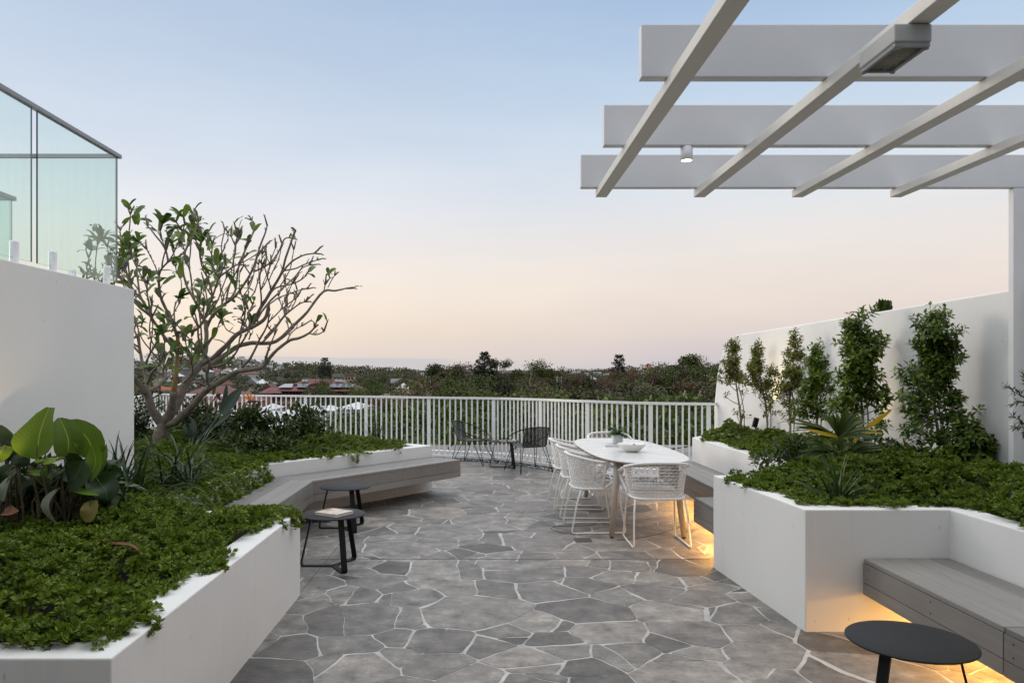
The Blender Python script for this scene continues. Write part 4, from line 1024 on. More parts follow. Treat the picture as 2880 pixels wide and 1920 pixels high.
# trailing sprays hanging over the rim
def spray(points, n, seed, mat, label, grp=None):
    rng = np.random.default_rng(seed); pos = []; d = []
    for pts in points:
        q = crspline(pts, 6)
        for i in range(len(q)-1):
            for k in range(n):
                pos.append(tuple(q[i].lerp(q[i+1], rng.random()))); a = rng.uniform(0,6.28); d.append((math.cos(a), math.sin(a)-0.3, rng.uniform(-0.5,0.6)))
    pos = np.array(pos); d = np.array(d); N = len(pos)
    v, f = leaf_batch(pos, d, np.array([[0,-0.4,1.0]])+rng.normal(0,0.3,(N,3)), rng.uniform(0.022,0.04,N), rng.uniform(0.011,0.018,N))
    st = MB(); 
    for pts in points: st.tube(crspline(pts,4), 0.0022, 4, cap=False)
    o = tag(link('trailing_plant', np_mesh('trailing_plant', v, f, mat)), label, 'plant', grp); st.build('stems', M['stem'], o); return o
def rimp(s, out, z):                                   # along the bent bench side of the left planter
    a, b = V(-2.272,7.96,0), V(-0.652,9.94,0); d = (b-a).normalized(); n_ = V(d.y,-d.x,0); p = a+d*s+n_*out; return V(p.x,p.y,z)
spray([[rimp(1.22,-0.1,0.62), rimp(1.24,0.02,0.61), rimp(1.22,0.05,0.55), rimp(1.20,0.055,0.50)], [rimp(1.10,-0.1,0.62), rimp(1.13,0.03,0.60), rimp(1.16,0.045,0.53)],
       [rimp(1.30,-0.1,0.62), rimp(1.38,0.02,0.605), rimp(1.44,0.04,0.59)], [rimp(1.02,-0.1,0.63), rimp(1.05,0.02,0.60)]], 7, 3, M['gc'], 'trailing ground cover spray hanging over the rim behind the left bench')
spray([[V(-2.30,7.75-0.25*k,0.66), V(-2.24,7.72-0.25*k,0.63), V(-2.19+0.04*(k%2),7.68-0.25*k,0.55), V(-2.15+0.05*(k%3)/2,7.66-0.25*k,0.49)] for k in range(8)], 8, 4, M['gc'], 'thick ground cover cascading down to the left bench seat')
spray([[V(-1.45,5.30,0.64), V(-1.34,5.27,0.64), V(-1.27,5.24,0.60), V(-1.25,5.23,0.55)], [V(-1.45,5.30,0.64), V(-1.30,5.12,0.62), V(-1.265,5.07,0.56)], [V(-1.45,5.30,0.64),V(-1.40,5.05,0.64),V(-1.31,4.90,0.62),V(-1.27,4.88,0.565)]], 7, 9, M['gc'], 'ground cover tips hanging over the far corner of the left planter')

# ================================================================ leaves built as surfaces
class LB_:                                             # collects broad leaf strips (with leafuv)
    def __init__(s): s.v = []; s.f = []; s.uv = []
    def leaf(s, spine, width, nrm, prof, fold=0.18, cols=4, wave=0.0, rnd=None, twist=0.0):
        q = crspline(spine, 4) if len(spine) > 2 else [Vector(spine[0]).lerp(Vector(spine[1]), i/8) for i in range(9)]
        n = len(q); b = len(s.v); nrm = Vector(nrm); ph = (rnd.uniform(0,6.28) if rnd else 0)
        for i, p in enumerate(q):
            t_ = (q[min(i+1,n-1)]-q[max(i-1,0)]).normalized(); sd = t_.cross(nrm)
            if sd.length < 1e-4: sd = t_.orthogonal()
            sd.normalize(); u = sd.cross(t_); s_ = i/(n-1)
            if twist: 
                ro = Matrix.Rotation(twist*s_, 3, t_); sd = ro @ sd; u = ro @ u
            hw = width*0.5*prof(s_)
            for k in range(cols+1):
                a = -1+2*k/cols
                s.v.append(tuple(p + sd*hw*a*(1-0.15*fold) + u*hw*fold*abs(a)**1.3*1.2 + u*wave*width*math.sin(s_*9+ph+a*2)*abs(a))); s.uv.append((a, s_, 0))
        for i in range(n-1):
            for k in range(cols): s.f.append((b+i*(cols+1)+k, b+i*(cols+1)+k+1, b+(i+1)*(cols+1)+k+1, b+(i+1)*(cols+1)+k))
    def build(s, name, mat, parent=None):
        me = np_mesh(name, np.array(s.v), np.array(s.f), mat, smooth=True, uv=np.array(s.uv)); return link(name, me, parent)
oval = lambda s: max(0.02, math.sin(math.pi*min(1,max(0,s))**0.85))**0.62
paddle = lambda s: max(0.03, math.sin(math.pi*s**0.8))**0.75
strapp = lambda s: min(1, 0.55+s*2)*(1-s**2.6)+0.02
obov = lambda s: max(0.04, (s**0.9)*(1-s**5)*1.45)

# ---- big broad leaf plant, front left
def broadleaf():
    c = lambda x, y, dy=0.0: P(.24236*x, 1120+.24236*y, 4.50+dy)
    base = c(770,1430,0.05); base.z = 0.60
    e = empty('broadleaf_plant', base, 'large broad leaved green plant with paddle leaves in front of the left wall', 'plant'); rnd = random.Random(2)
    groups = {'big_leaf': LB_(), 'big_leaf_shaded': LB_(), 'pale_leaf': LB_(), 'yellow_leaf': LB_(), 'brown_leaf': LB_()}; st = MB()
    # (kind, base xy, tip xy, width px, depth at base, depth at tip, normal, sideways sag)
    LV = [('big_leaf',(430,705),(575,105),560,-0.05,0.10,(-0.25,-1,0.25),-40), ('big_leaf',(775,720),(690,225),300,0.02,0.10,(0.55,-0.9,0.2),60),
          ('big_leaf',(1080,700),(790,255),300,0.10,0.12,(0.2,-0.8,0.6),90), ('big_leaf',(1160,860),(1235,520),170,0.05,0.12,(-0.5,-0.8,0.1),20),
          ('big_leaf',(1030,950),(1070,540),230,-0.05,0.04,(-0.35,-0.9,0.1),60), ('big_leaf_shaded',(790,1010),(960,720),330,-0.08,-0.16,(0.2,-0.85,0.5),30),
          ('big_leaf_shaded',(1070,900),(1250,1180),300,0.0,-0.08,(0.3,-0.8,0.5),50), ('big_leaf_shaded',(700,830),(560,880),200,-0.1,-0.16,(0,-0.7,0.7),0),
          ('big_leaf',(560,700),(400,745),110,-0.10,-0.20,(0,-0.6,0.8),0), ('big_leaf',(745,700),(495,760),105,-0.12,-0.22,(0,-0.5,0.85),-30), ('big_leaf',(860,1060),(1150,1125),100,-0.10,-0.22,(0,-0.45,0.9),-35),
          ('big_leaf_shaded',(960,1230),(1170,1080),230,0.0,0.02,(0,-0.9,0.3),0), ('big_leaf_shaded',(150,700),(-120,330),330,0.1,0.16,(0.2,-0.9,0.3),-20), ('big_leaf',(60,560),(-60,700),220,0.0,-0.05,(0.2,-0.9,0.3),0),
          ('big_leaf_shaded',(100,720),(200,480),230,0.1,0.14,(0.4,-0.8,0.3),0), ('big_leaf_shaded',(240,620),(270,800),190,0.05,0.0,(0.1,-0.9,0.2),0), ('big_leaf_shaded',(170,790),(20,980),170,-0.06,-0.10,(0.5,-0.8,0.3),-50),
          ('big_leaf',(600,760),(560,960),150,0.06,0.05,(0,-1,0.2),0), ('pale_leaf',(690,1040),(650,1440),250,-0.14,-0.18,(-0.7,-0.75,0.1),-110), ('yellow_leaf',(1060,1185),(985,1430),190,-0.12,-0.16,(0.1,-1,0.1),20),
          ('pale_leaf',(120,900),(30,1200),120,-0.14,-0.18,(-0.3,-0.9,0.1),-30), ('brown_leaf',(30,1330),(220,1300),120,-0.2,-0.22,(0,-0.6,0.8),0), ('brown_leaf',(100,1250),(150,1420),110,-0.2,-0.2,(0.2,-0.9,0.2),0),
          ('big_leaf_shaded',(520,1000),(420,860),190,0.08,0.1,(0,-1,0.1),0), ('big_leaf_shaded',(380,900),(250,990),170,0.1,0.06,(0,-0.9,0.4),0), ('big_leaf_shaded',(900,900),(700,830),200,0.05,0.02,(0,-0.9,0.4),0),
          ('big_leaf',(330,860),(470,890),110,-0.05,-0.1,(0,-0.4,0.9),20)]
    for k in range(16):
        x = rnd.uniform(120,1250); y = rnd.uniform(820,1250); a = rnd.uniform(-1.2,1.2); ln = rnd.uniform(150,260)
        LV.append(('big_leaf_shaded',(x,y),(x+ln*math.sin(a),y-ln*math.cos(a)*rnd.choice((1,1,-0.6))),rnd.uniform(130,220),0.08+rnd.uniform(-.05,.1),0.08+rnd.uniform(-.1,.1),(rnd.uniform(-.4,.4),-0.9,rnd.uniform(0,.5)),rnd.uniform(-30,30)))
    for kind, b, tp, wpx, d0, d1, nr, sag in LV:
        A, B = c(*b, d0), c(*tp, d1); mid = c((b[0]+tp[0])/2+sag, (b[1]+tp[1])/2, (d0+d1)/2-0.03)
        groups[kind].leaf([A, mid, B], wpx*1.12*.24236*4.5/F, nr, oval, 0.22, 6, 0.035, rnd, rnd.uniform(-0.2,0.2))
        if kind != 'brown_leaf':
            k = rnd.uniform(-0.12,0.12); bb = V(base.x+k, base.y+rnd.uniform(-.1,.06), 0.60)
            if b[0] < 330: bb = V(base.x-0.36+k, base.y+0.05, 0.60)
            st.tube(crspline([bb, bb.lerp(A,0.55)+V(0,0.0,0.05), A, A.lerp(mid,0.6)], 4), [0.0075]*5+[0.006]*4+[0.005]*3+[0.003], 6)
    for k in range(12):
        bb = V(base.x+rnd.uniform(-0.42,0.2), base.y+rnd.uniform(-.08,.1), 0.6); st.tube(crspline([bb, bb+V(rnd.uniform(-.06,.06),rnd.uniform(-.03,.03),0.2), bb+V(rnd.uniform(-.12,.12),0,rnd.uniform(.3,.45))],4), 0.008, 6)
    for k, g in groups.items(): g.build({'big_leaf':'leaves','big_leaf_shaded':'shaded_leaves','pale_leaf':'withered_leaf','yellow_leaf':'yellow_leaf','brown_leaf':'dead_leaf'}[k].replace('shaded','lower'), M[k], e)
    st.build('stems', M['stem'], e)
broadleaf()

# ---- clumps of blades
def blades(name, loc, n, ln, wd, spread, lean, mat, label, cat, group=None, seed=0, sag=1.0, parent=None):
    rnd = random.Random(seed); lb = LB_()
    for k in range(n):
        a = rnd.uniform(0,6.283); el = rnd.uniform(*lean); L = rnd.uniform(ln*0.6, ln); d = V(math.cos(a)*math.cos(el), math.sin(a)*math.cos(el), math.sin(el))
        p = V(loc[0]+rnd.uniform(-spread,spread), loc[1]+rnd.uniform(-spread,spread), loc[2]); q = [p.copy()]
        for i in range(5):
            p = p + d*L/5; d = (d + V(0,0,-0.17*sag*(0.4+i*0.3))).normalized(); q.append(p.copy())
        lb.leaf(q, rnd.uniform(wd*0.7,wd), (-d.x*0.3, -d.y*0.3, 1.0) if abs(d.z) < 0.9 else (-math.cos(a),-math.sin(a),0.3), strapp, 0.25, 2)
    o = lb.build(name, mat, parent); return tag(o, label, cat, group) if parent is None else o
blades('strap_leaf_plant', (-2.55,4.75,0.62), 40, 0.42, 0.024, 0.28, (0.4,1.3), M['strap'], 'dark low blades growing under the broad leaved plant', 'plant', None, 15, 1.4)
blades('strap_leaf_plant', (-2.78,5.75,0.62), 52, 0.60, 0.030, 0.13, (0.5,1.4), M['strap'], 'dark strap leaf clump against the left wall beside the broad leaved plant', 'plant', None, 5, 1.5)
blades('strap_leaf_plant', (-2.55,6.35,0.66), 62, 0.66, 0.021, 0.17, (0.3,1.1), M['strap'], 'dark arching strap leaf clump near the left wall corner and the bare tree', 'plant', None, 6, 2.0)
blades('strap_leaf_plant', (-2.32,5.35,0.62), 36, 0.50, 0.019, 0.12, (0.2,0.9), M['strap'], 'low dark strap leaf clump right of the broad leaved plant', 'plant', None, 16, 2.0)
blades('grass_tuft', (-2.30,3.42,0.60), 22, 0.55, 0.009, 0.06, (0.3,1.0), M['grass'], 'thin pale grass blades at the left edge in front of the broad leaved plant', 'grass', None, 7, 1.0)
GT = 'grass tufts along the balustrade'
for (x, y, Y, ln, n, sd_, lab) in ((853,1232,10.75,0.42,44,8,'dark grass tuft before the balustrade, left of the other two tufts'), (932,1232,10.75,0.34,30,9,'small pale grass tuft between two dark tufts at the balustrade'), (1052,1240,10.2,0.42,44,10,'dark upright grass tuft near the right end of the left planter'), (738,1272,9.0,0.34,26,12,'grass tuft at the front of the dark shrubs')):
    p = P(x,y,Y); blades('grass_tuft', (p.x,p.y,0.62), n, ln, 0.011, 0.06, (0.6,1.5), M['strap'] if sd_ in (8,10) else M['grass'], lab, 'grass', GT, sd_, 0.7)
lbf = LB_(); q = [P(240,1534,3.95), P(300,1528,3.85), P(360,1530,3.8), P(385,1542,3.75), P(392,1556,3.75)]
lbf.leaf(q, 0.022, (0,-0.5,1), strapp, 0.3, 2); tag(lbf.build('fallen_leaf', M['brown_leaf']), 'long dry brown leaf lying on the left ground cover', 'leaf')

# ---- bird of paradise
def bird_of_paradise():
    c = lambda x, y, dy=0.0: P(370+.18495*x, 980+.18495*y, 8.75+dy); base = c(1040,1560); base.z = 0.62
    e = empty('bird_of_paradise', base, 'bird of paradise plant with grey green paddle leaves and an orange flower', 'plant'); lv = LB_(); st = MB(); px = .18495*8.75/F
    for b, tp, wpx, nr, d0, d1 in [((1350,985),(1672,605),235,(-0.3,-1,0.15),0,0.05), ((1385,890),(1445,540),85,(0.6,-0.8,0),0.1,0.1), ((1240,1215),(1572,905),120,(-0.2,-0.6,0.7),-0.05,-0.1), ((940,1360),(940,1060),120,(0.2,-1,0.1),0,0.02),
                                   ((880,1360),(800,1130),95,(-0.1,-1,0.2),0.05,0.05), ((1160,1230),(1155,960),50,(0.4,-0.9,0),0.05,0.05), ((1300,1340),(1470,1190),70,(0,-0.6,0.7),0.05,0.08), ((1060,1300),(1110,1170),70,(0,-1,0),0.1,0.1), ((660,1440),(590,1330),120,(0,-0.8,0.5),0.02,0.0), ((1010,1330),(960,1220),100,(0.2,-0.9,0.3),0.06,0.06)]:
        A, B = c(*b,d0), c(*tp,d1); mid = A.lerp(B,0.5)+V(0.01,-0.02,-0.015); lv.leaf([A,mid,B], wpx*px, nr, paddle, 0.3, 4, 0.0)
        b0 = V(base.x+random.uniform(-.08,.08), base.y+random.uniform(-.05,.05), 0.60); st.tube(crspline([b0, b0.lerp(A,0.5)+V(-0.015,0,0.02), A, mid],4), [0.012]*5+[0.009]*4+[0.007]*3+[0.003], 6)
    lv.build('leaves', M['bop'], e); st.build('stems', M['bop'], e)
    fs = MB(); fs.tube(crspline([c(1230,1400),c(1480,1170),c(1650,985),c(1725,890),c(1755,815),c(1790,800)],4), 0.0075, 6); fs.tube(crspline([c(1000,1190,0.1),c(1130,985,0.1),c(1240,790,0.1),c(1290,715,0.1)],4), 0.007, 6); fs.build('flower_stem', M['stem'], e)
    bk = MB(); q = [c(1750,822),c(1790,800),c(1860,798),c(1940,806),c(1995,816)]; bk.tube(q, [0.009,0.015,0.014,0.007,0.001], 8); q = [c(1285,720,.1),c(1320,700,.1),c(1355,690,.08)]; bk.tube(q,[0.01,0.03,0.006],8); q=[c(1300,740,.1),c(1340,760,.1),c(1365,775,.1)]; bk.tube(q,[0.01,0.018,0.002],8)
    f = bk.build('flower_sheath', simple('purple_brown_sheath',(0.10,0.06,0.045),0.6,var=0.3,scale=40), e)
    pt = LB_()
    for b, m_, tp, w_, dy in [((1800,795),(1730,735),(1672,672),27,0), ((1805,790),(1765,710),(1745,640),27,-0.02), ((1820,785),(1815,700),(1790,625),27,0.02), ((1830,790),(1860,735),(1890,690),20,0), ((1810,795),(1790,740),(1775,700),27,0.03)]:
        pt.leaf([c(*b),c(*m_,dy),c(*tp,dy)], w_*px, (0.2,-1,0.2), paddle, 0.3, 2)
    pt.build('flower', M['orange'], e)
bird_of_paradise()

# ---- leafy masses from blobs
def blob_leaves(blobs, n, rng, size, hang=0.3, shell=0.55, outw=0.8):
    """blobs: (centre, (rx,ry,rz), weight)"""
    wts = np.array([b[2] for b in blobs], float); ks = rng.choice(len(blobs), n, p=wts/wts.sum())
    C = np.array([tuple(b[0]) for b in blobs])[ks]; RR = np.array([b[1] for b in blobs])[ks]
    dr = rdir(n, rng); r = (shell + (1-shell)*rng.random(n))[:,None]; pos = C + dr*RR*r
    d = unit(dr*outw + rng.normal(0,0.5,(n,3)) + np.array([[0,0,-hang]])); nr = unit(rng.normal(0,0.45,(n,3)) + np.array([[0,-0.25,1.0]]))
    L = size*rng.uniform(0.65,1.2,n); return pos, d, nr, L
def shrub(loc, r, n, leaf, label, seed, mat='shrub_leaf', group='dark leafy shrubs behind the left bench'):
    rng = np.random.default_rng(seed); rnd = random.Random(seed); blobs = []
    for k in range(9):
        a = rnd.uniform(0,6.28); q = rnd.uniform(0,0.7); blobs.append((V(loc[0]+math.cos(a)*r[0]*q, loc[1]+math.sin(a)*r[1]*q, loc[2]+r[2]*rnd.uniform(0.1,0.75)), (r[0]*0.45,r[1]*0.45,r[2]*rnd.uniform(0.22,0.36)), 1))
    pos, d, nr, L = blob_leaves(blobs, n, rng, leaf, -0.35, 0.4); v, f = leaf_batch(pos, d, nr, L, L*rng.uniform(0.42,0.6,n))
    e = empty('shrub', loc, label, 'shrub', group); link('leaves', np_mesh('leaves', v, f, M[mat]), e)
    st = MB()
    for b in blobs:
        c_ = Vector(b[0]); st.tube(crspline([V(loc[0],loc[1],loc[2]-0.06), V(*loc).lerp(c_,0.5)+V(0,0,0.03), c_],3), [0.009,0.008,0.007,0.006,0.005,0.004,0.003], 5)
    st.build('stems', M['stem'], e); return e
shrub((-3.95,10.35,0.64),(0.55,0.4,0.62), 1500, 0.075, 'round leaved dark shrub just right of the bare tree trunk', 31)
shrub((-4.72,10.2,0.64),(0.42,0.4,0.62), 1100, 0.07, 'dark shrub between the left white wall and the bare tree trunk', 32)
shrub((-2.72,9.55,0.64),(0.55,0.42,0.50), 1700, 0.08, 'wide dark shrub right of the bird of paradise', 33)
shrub((-3.45,9.7,0.64),(0.42,0.35,0.36), 1000, 0.075, 'low dark shrub at the foot of the bird of paradise', 34)
shrub((-2.28,9.9,0.64),(0.36,0.32,0.56), 1000, 0.075, 'upright dark shrub standing nearest the balustrade bars', 35)
shrub((-2.6,8.6,0.60),(0.6,0.5,0.26), 1500, 0.065, 'flat dark leafy shrub in front of the bird of paradise', 36)
blades('grass_tuft', (-4.78,9.7,0.62), 24, 0.6, 0.009, 0.08, (0.7,1.5), M['strap'], 'thin wispy grass at the corner of the left white wall', 'grass', None, 41, 0.5)

shrub((-2.72,4.78,0.58),(0.50,0.20,0.44), 900, 0.095, 'dark leafy growth behind the stems of the broad leaved plant', 37, 'shrub_leaf', None)
shrub((-3.0,4.95,0.58),(0.30,0.15,0.50), 500, 0.095, 'dark leafy growth against the left wall at the picture edge', 38, 'shrub_leaf', None)
shrub((3.12,6.35,0.76),(0.42,0.36,0.30), 1000, 0.065, 'low dark leafy shrub behind the fan palm', 39, 'shrub_leaf', None)
shrub((2.72,6.55,0.76),(0.36,0.34,0.24), 800, 0.060, 'low dark shrub left of the fan palm', 40, 'shrub_leaf', None)
shrub((3.32,5.95,0.78),(0.34,0.30,0.24), 800, 0.060, 'low dark shrub between the fan palm and the tallest young tree', 42, 'tree_leaf_dark', None)
# ---- the bare spreading tree
def bare_tree():
    T0 = 9.5
    c = lambda x, y, dy=0.0: P(340+.45929*x, 560+.45929*y, T0+dy); s = .45929*T0/F
    base = c(232,1520); base.z = 0.5
    e = empty('bare_tree', base, 'spreading half bare tree with thick grey branches and sparse broad leaves', 'tree'); tr = MB(); tan = MB(); tips = []; allpts = []
    # (points, width px start, end, depth start, end)
    BR = [([(228,1540),(236,1470),(248,1420),(262,1372)],98,74,0,0),
     ([(255,1390),(205,1310),(175,1240),(155,1180)],56,46,0,-0.1), ([(158,1190),(95,1110),(40,1060),(-60,960),(-150,860)],40,18,-0.1,-0.4), ([(155,1185),(160,1120),(140,1030),(118,930),(100,850),(82,800)],28,10,-0.1,0.2), ([(140,1040),(170,960),(215,880),(250,800)],16,8,0,-0.3), ([(118,940),(60,880),(0,800),(-60,700)],16,9,0,0.2),
     ([(160,1130),(190,1060),(235,1010),(262,960)],18,8,-0.1,-0.5), ([(150,1180),(215,1150),(280,1090),(330,1060)],30,10,-0.1,0.5),
     ([(285,870),(200,745),(130,620),(105,500),(95,380)],20,9,0.1,0.3), ([(130,620),(60,530),(30,440),(5,330),(-5,190)],15,8,0.2,0.5), ([(60,540),(45,420),(35,330),(50,210),(58,90)],13,8,0.3,0.4), ([(30,450),(-40,330),(-120,250),(-150,200)],12,8,0.4,0.4), ([(-60,960),(-110,800),(-190,680),(-215,560),(-205,440)],16,8,-0.3,-0.3), ([(-110,800),(-90,640),(-110,520),(-100,430)],14,8,-0.3,-0.1), ([(-90,640),(-40,520),(-10,440)],12,8,-0.2,0),
     ([(262,1372),(300,1310),(318,1240),(322,1180)],64,44,0,-0.12), ([(345,950),(290,870),(235,800),(185,720),(165,600),(160,520)],20,8,-0.2,-0.4), ([(350,840),(300,720),(250,620),(230,500),(240,440),(290,385),(330,370)],20,9,-0.2,-0.5), ([(290,385),(270,300),(210,220),(165,165)],13,8,-0.5,-0.4), ([(230,480),(225,460),(180,440)],8,6,-0.4,-0.4), ([(270,300),(255,240),(243,190)],6,4,-0.5,-0.5), ([(330,370),(390,320),(420,260),(470,200)],13,8,-0.5,-0.3), ([(420,260),(400,200),(370,190)],9,7,-0.4,-0.5),
     ([(355,815),(420,812),(480,780),(530,690),(560,600),(600,480),(640,400)],20,8,-0.2,-0.3), ([(560,600),(540,500),(500,420),(480,300)],13,8,-0.2,-0.2), ([(600,480),(680,420),(720,400)],11,7,-0.3,-0.5), ([(640,400),(615,300),(635,190)],10,7,-0.3,-0.2), ([(600,480),(560,420),(560,270)],10,7,-0.3,-0.4),
     ([(275,1350),(340,1260),(390,1150),(450,1060),(505,1000)],60,42,0,0.2), ([(505,1010),(520,900),(522,800),(520,740)],34,24,0.2,0.3), ([(522,800),(560,715),(640,640),(720,570),(790,460),(830,360),(870,250),(898,160)],22,9,0.3,0.1), ([(520,760),(450,620),(400,520),(380,420),(385,350),(430,250)],20,9,0.3,0.5), ([(450,620),(430,500),(420,380),(440,200)],13,8,0.4,0.2), ([(640,640),(660,540),(690,470),(690,360),(700,280)],14,8,0.3,0.5), ([(640,640),(700,560),(720,420),(770,300),(820,170),(800,130)],15,8,0.3,0.6), ([(790,460),(750,380),(760,300)],10,7,0.2,0.2), ([(820,440),(900,400),(960,330),(1000,250),(1030,235)],12,8,0.2,0.1), ([(520,760),(590,690),(630,600),(600,520)],14,8,0.3,0.8),
     ([(500,1010),(560,980),(620,920),(710,830),(790,790),(880,735),(905,640)],40,18,0.2,0.0), ([(800,790),(850,680),(920,560),(980,460),(1010,360),(1060,220),(1070,195)],22,9,0.1,-0.2), ([(850,680),(900,600),(950,545),(1060,515),(1130,470)],15,8,0.1,0.3), ([(920,560),(905,500),(880,420)],10,7,0,-0.2), ([(980,460),(1060,370),(1130,340),(1185,330)],12,8,-0.1,-0.3), ([(1000,440),(1080,420),(1150,390),(1200,372)],11,7,-0.1,0.1), ([(760,800),(830,740),(900,640),(980,560),(1060,480),(1110,420),(1160,400)],17,8,0.2,0.5), ([(710,830),(650,800),(620,740)],10,6,0.2,0.4), ([(730,810),(760,700),(740,600),(735,560)],12,7,0.2,0.0), ([(830,740),(860,640),(850,480),(870,400)],12,7,0.1,-0.3), ([(760,640),(810,580),(845,480),(840,400)],10,7,0.4,0.6), ([(900,650),(975,600),(1080,560),(1140,550)],10,7,0.4,0.6),
     ([(262,1372),(330,1362),(400,1300),(460,1240),(520,1175),(545,1155)],52,36,0,-0.2), ([(545,1155),(620,1110),(700,1060),(760,1048),(860,1030),(900,985),(950,930),(1025,870),(1090,850),(1150,820),(1185,785)],34,10,-0.2,-0.6), ([(1150,820),(1200,830),(1245,812)],9,6,-0.5,-0.7), ([(1020,870),(1040,820),(1110,775)],10,6,-0.5,-0.3), ([(545,1155),(525,1070),(545,1000),(500,930),(480,860),(470,780)],22,10,-0.2,-0.6), ([(545,1030),(630,1010),(690,960),(740,880),(790,790)],16,9,-0.3,-0.7), ([(740,1030),(800,960),(850,860),(900,760),(910,680)],15,8,-0.3,-0.5),
     ([(500,1050),(600,980),(700,910),(790,880),(860,882),(950,870),(1040,790),(1140,690),(1240,565),(1310,560),(1375,545)],34,10,0.1,0.4), ([(860,882),(930,810),(1000,720),(1080,650),(1130,630)],14,8,0.2,0.2), ([(780,860),(790,820),(760,780)],9,6,0.2,0.2), ([(1240,565),(1250,520)],9,6,0.4,0.4), ([(1265,540),(1310,465)],5,3,0.4,0.4), ([(880,850),(960,760),(1010,700),(1020,660)],11,7,0.2,0.5), ([(930,810),(900,760),(1000,660),(1080,600)],10,6,0.2,-0.1), ([(400,1130),(470,1120),(540,1140),(620,1040)],18,9,0.2,0.7), ([(380,1130),(440,1060),(430,990),(460,930)],14,8,0.1,-0.4), ([(262,1010),(260,1090),(240,1140)],12,9,0.3,0.3), ([(180,700),(110,650),(80,560)],9,6,0,0.4), ([(330,760),(330,660),(370,560),(365,470)],10,6,-0.3,0.3)]
    for pts, w0, w1, d0, d1 in BR:
        n = len(pts); q = crspline([c(x, y, lerp(d0,d1,i/(n-1))*1.6) for i, (x,y) in enumerate(pts)], 4)
        wob = [p + noise.noise_vector(p*6.0)*0.010 for p in q]; m = len(wob)
        tr.tube(wob, [max(0.0065, 0.5*s*1.0*lerp(w0,w1,i/(m-1))*(1+0.14*noise.noise(p*16))) for i, p in enumerate(wob)], 8 if w0 > 25 else 6)
        allpts.append((wob, w0, w1))
        if w1 <= 10: tips.append((wob[-1], (wob[-1]-wob[-3]).normalized()))
    q = crspline([c(300,1318,-0.05),c(318,1240,-0.13),c(325,1160,-0.17),c(336,1080,-0.2),c(345,960,-0.22),c(350,820,-0.25)],5); m = len(q)
    tan.tube([p+noise.noise_vector(p*7)*0.008 for p in q], [0.5*s*lerp(46,22,(i/(m-1))**0.7)*(1+0.12*noise.noise(p*14)) for i, p in enumerate(q)], 10)
    rnd = random.Random(8); lf = LB_(); ctr = c(420,900)
    for wob, w0, w1 in list(allpts):                   # secondary branches growing up and outwards from the limbs
        if w0 > 34: continue
        for k in range(rnd.choice((1,2,2,3))):
            i = rnd.randrange(len(wob)//3, len(wob)-1); p0 = wob[i]; d0 = (wob[i]-wob[i-1]).normalized(); out = (p0-ctr); out.z = max(out.z,0)*0.4; out = out.normalized() if out.length > 0.05 else V(0,0,1)
            d = (d0*0.9 + out*0.35 + V(rnd.uniform(-.7,.7),rnd.uniform(-.8,.8),rnd.uniform(0.1,0.8))).normalized(); L = rnd.uniform(0.28,0.75); q = [p0]
            for j in range(4): q.append(q[-1]+d*L/4); d = (d + V(rnd.uniform(-.25,.25),rnd.uniform(-.25,.25),0.22)).normalized()
            if q[-1].z > 3.35 or (q[-1].x > c(1050,0).x): continue
            q = crspline(q,3); r0 = 0.5*s*lerp(w0,w1,i/len(wob))*0.75; m = len(q)
            tr.tube(q, [max(0.0058, lerp(r0,0.0062,j/(m-1))*(1+0.12*noise.noise(x*16))) for j, x in enumerate(q)], 6); allpts.append((q, 12, 8)); tips.append((q[-1],(q[-1]-q[-3]).normalized()))
    def put_leaves(p, d, k, L0=0.145):
        for j in range(k):
            a = rnd.uniform(0,6.28); o1 = d.orthogonal().normalized(); o2 = d.cross(o1); dd = (d*rnd.uniform(0.2,0.9) + o1*math.cos(a) + o2*math.sin(a) + V(0,0,rnd.uniform(-0.15,0.6))).normalized()
            L = L0*rnd.uniform(0.65,1.2); st_ = p + dd*0.03; lf.leaf([p, st_, st_+dd*L*0.5+V(0,0,0.01), st_+dd*L+V(0,0,-0.008)], L*0.50, (rnd.uniform(-.5,.5),rnd.uniform(-1,0.2),1), obov, 0.2, 2)
    for (p, d) in tips:                                 # stubby forked ends
        for k in range(rnd.choice((2,2,3))):
            a = rnd.uniform(0,6.28); o1 = d.orthogonal().normalized(); o2 = d.cross(o1); dd = (d*1.1 + o1*math.cos(a)*0.8 + o2*math.sin(a)*0.8 + V(0,0,0.35)).normalized(); L = rnd.uniform(0.05,0.14)
            tr.tube([p, p+dd*L*0.5+V(0,0,0.004), p+dd*L+V(0,0,0.012)], [0.012,0.0105,0.008], 6); e2 = p+dd*L
            for z in range(2): tr.tube([e2, e2+(dd+V(rnd.uniform(-.8,.8),rnd.uniform(-.8,.8),rnd.uniform(-.2,.6))).normalized()*rnd.uniform(0.02,0.04)], [0.006,0.003], 4)
            left = (p.x < c(650,0).x)
            if rnd.random() < (0.45 if left else 0.22): put_leaves(e2, dd, rnd.choice((2,3,4,5)) if left else rnd.choice((1,1,2)))
    for wob, w0, w1 in allpts:                         # side spurs and scattered leaves on the thin branches
        if w0 > 24: continue
        for i in range(2, len(wob)-1):
            if rnd.random() < 0.42:
                d = (wob[i]-wob[i-1]).normalized(); dd = (d + V(rnd.uniform(-1,1),rnd.uniform(-1,1),rnd.uniform(-.3,1))).normalized(); L = rnd.uniform(0.02,0.10)
                tr.tube([wob[i], wob[i]+dd*L], [0.007,0.0045], 5)
                if rnd.random() < 0.20 and wob[i].x < c(800,0).x: put_leaves(wob[i]+dd*L, dd, rnd.choice((1,2,3)), 0.15)
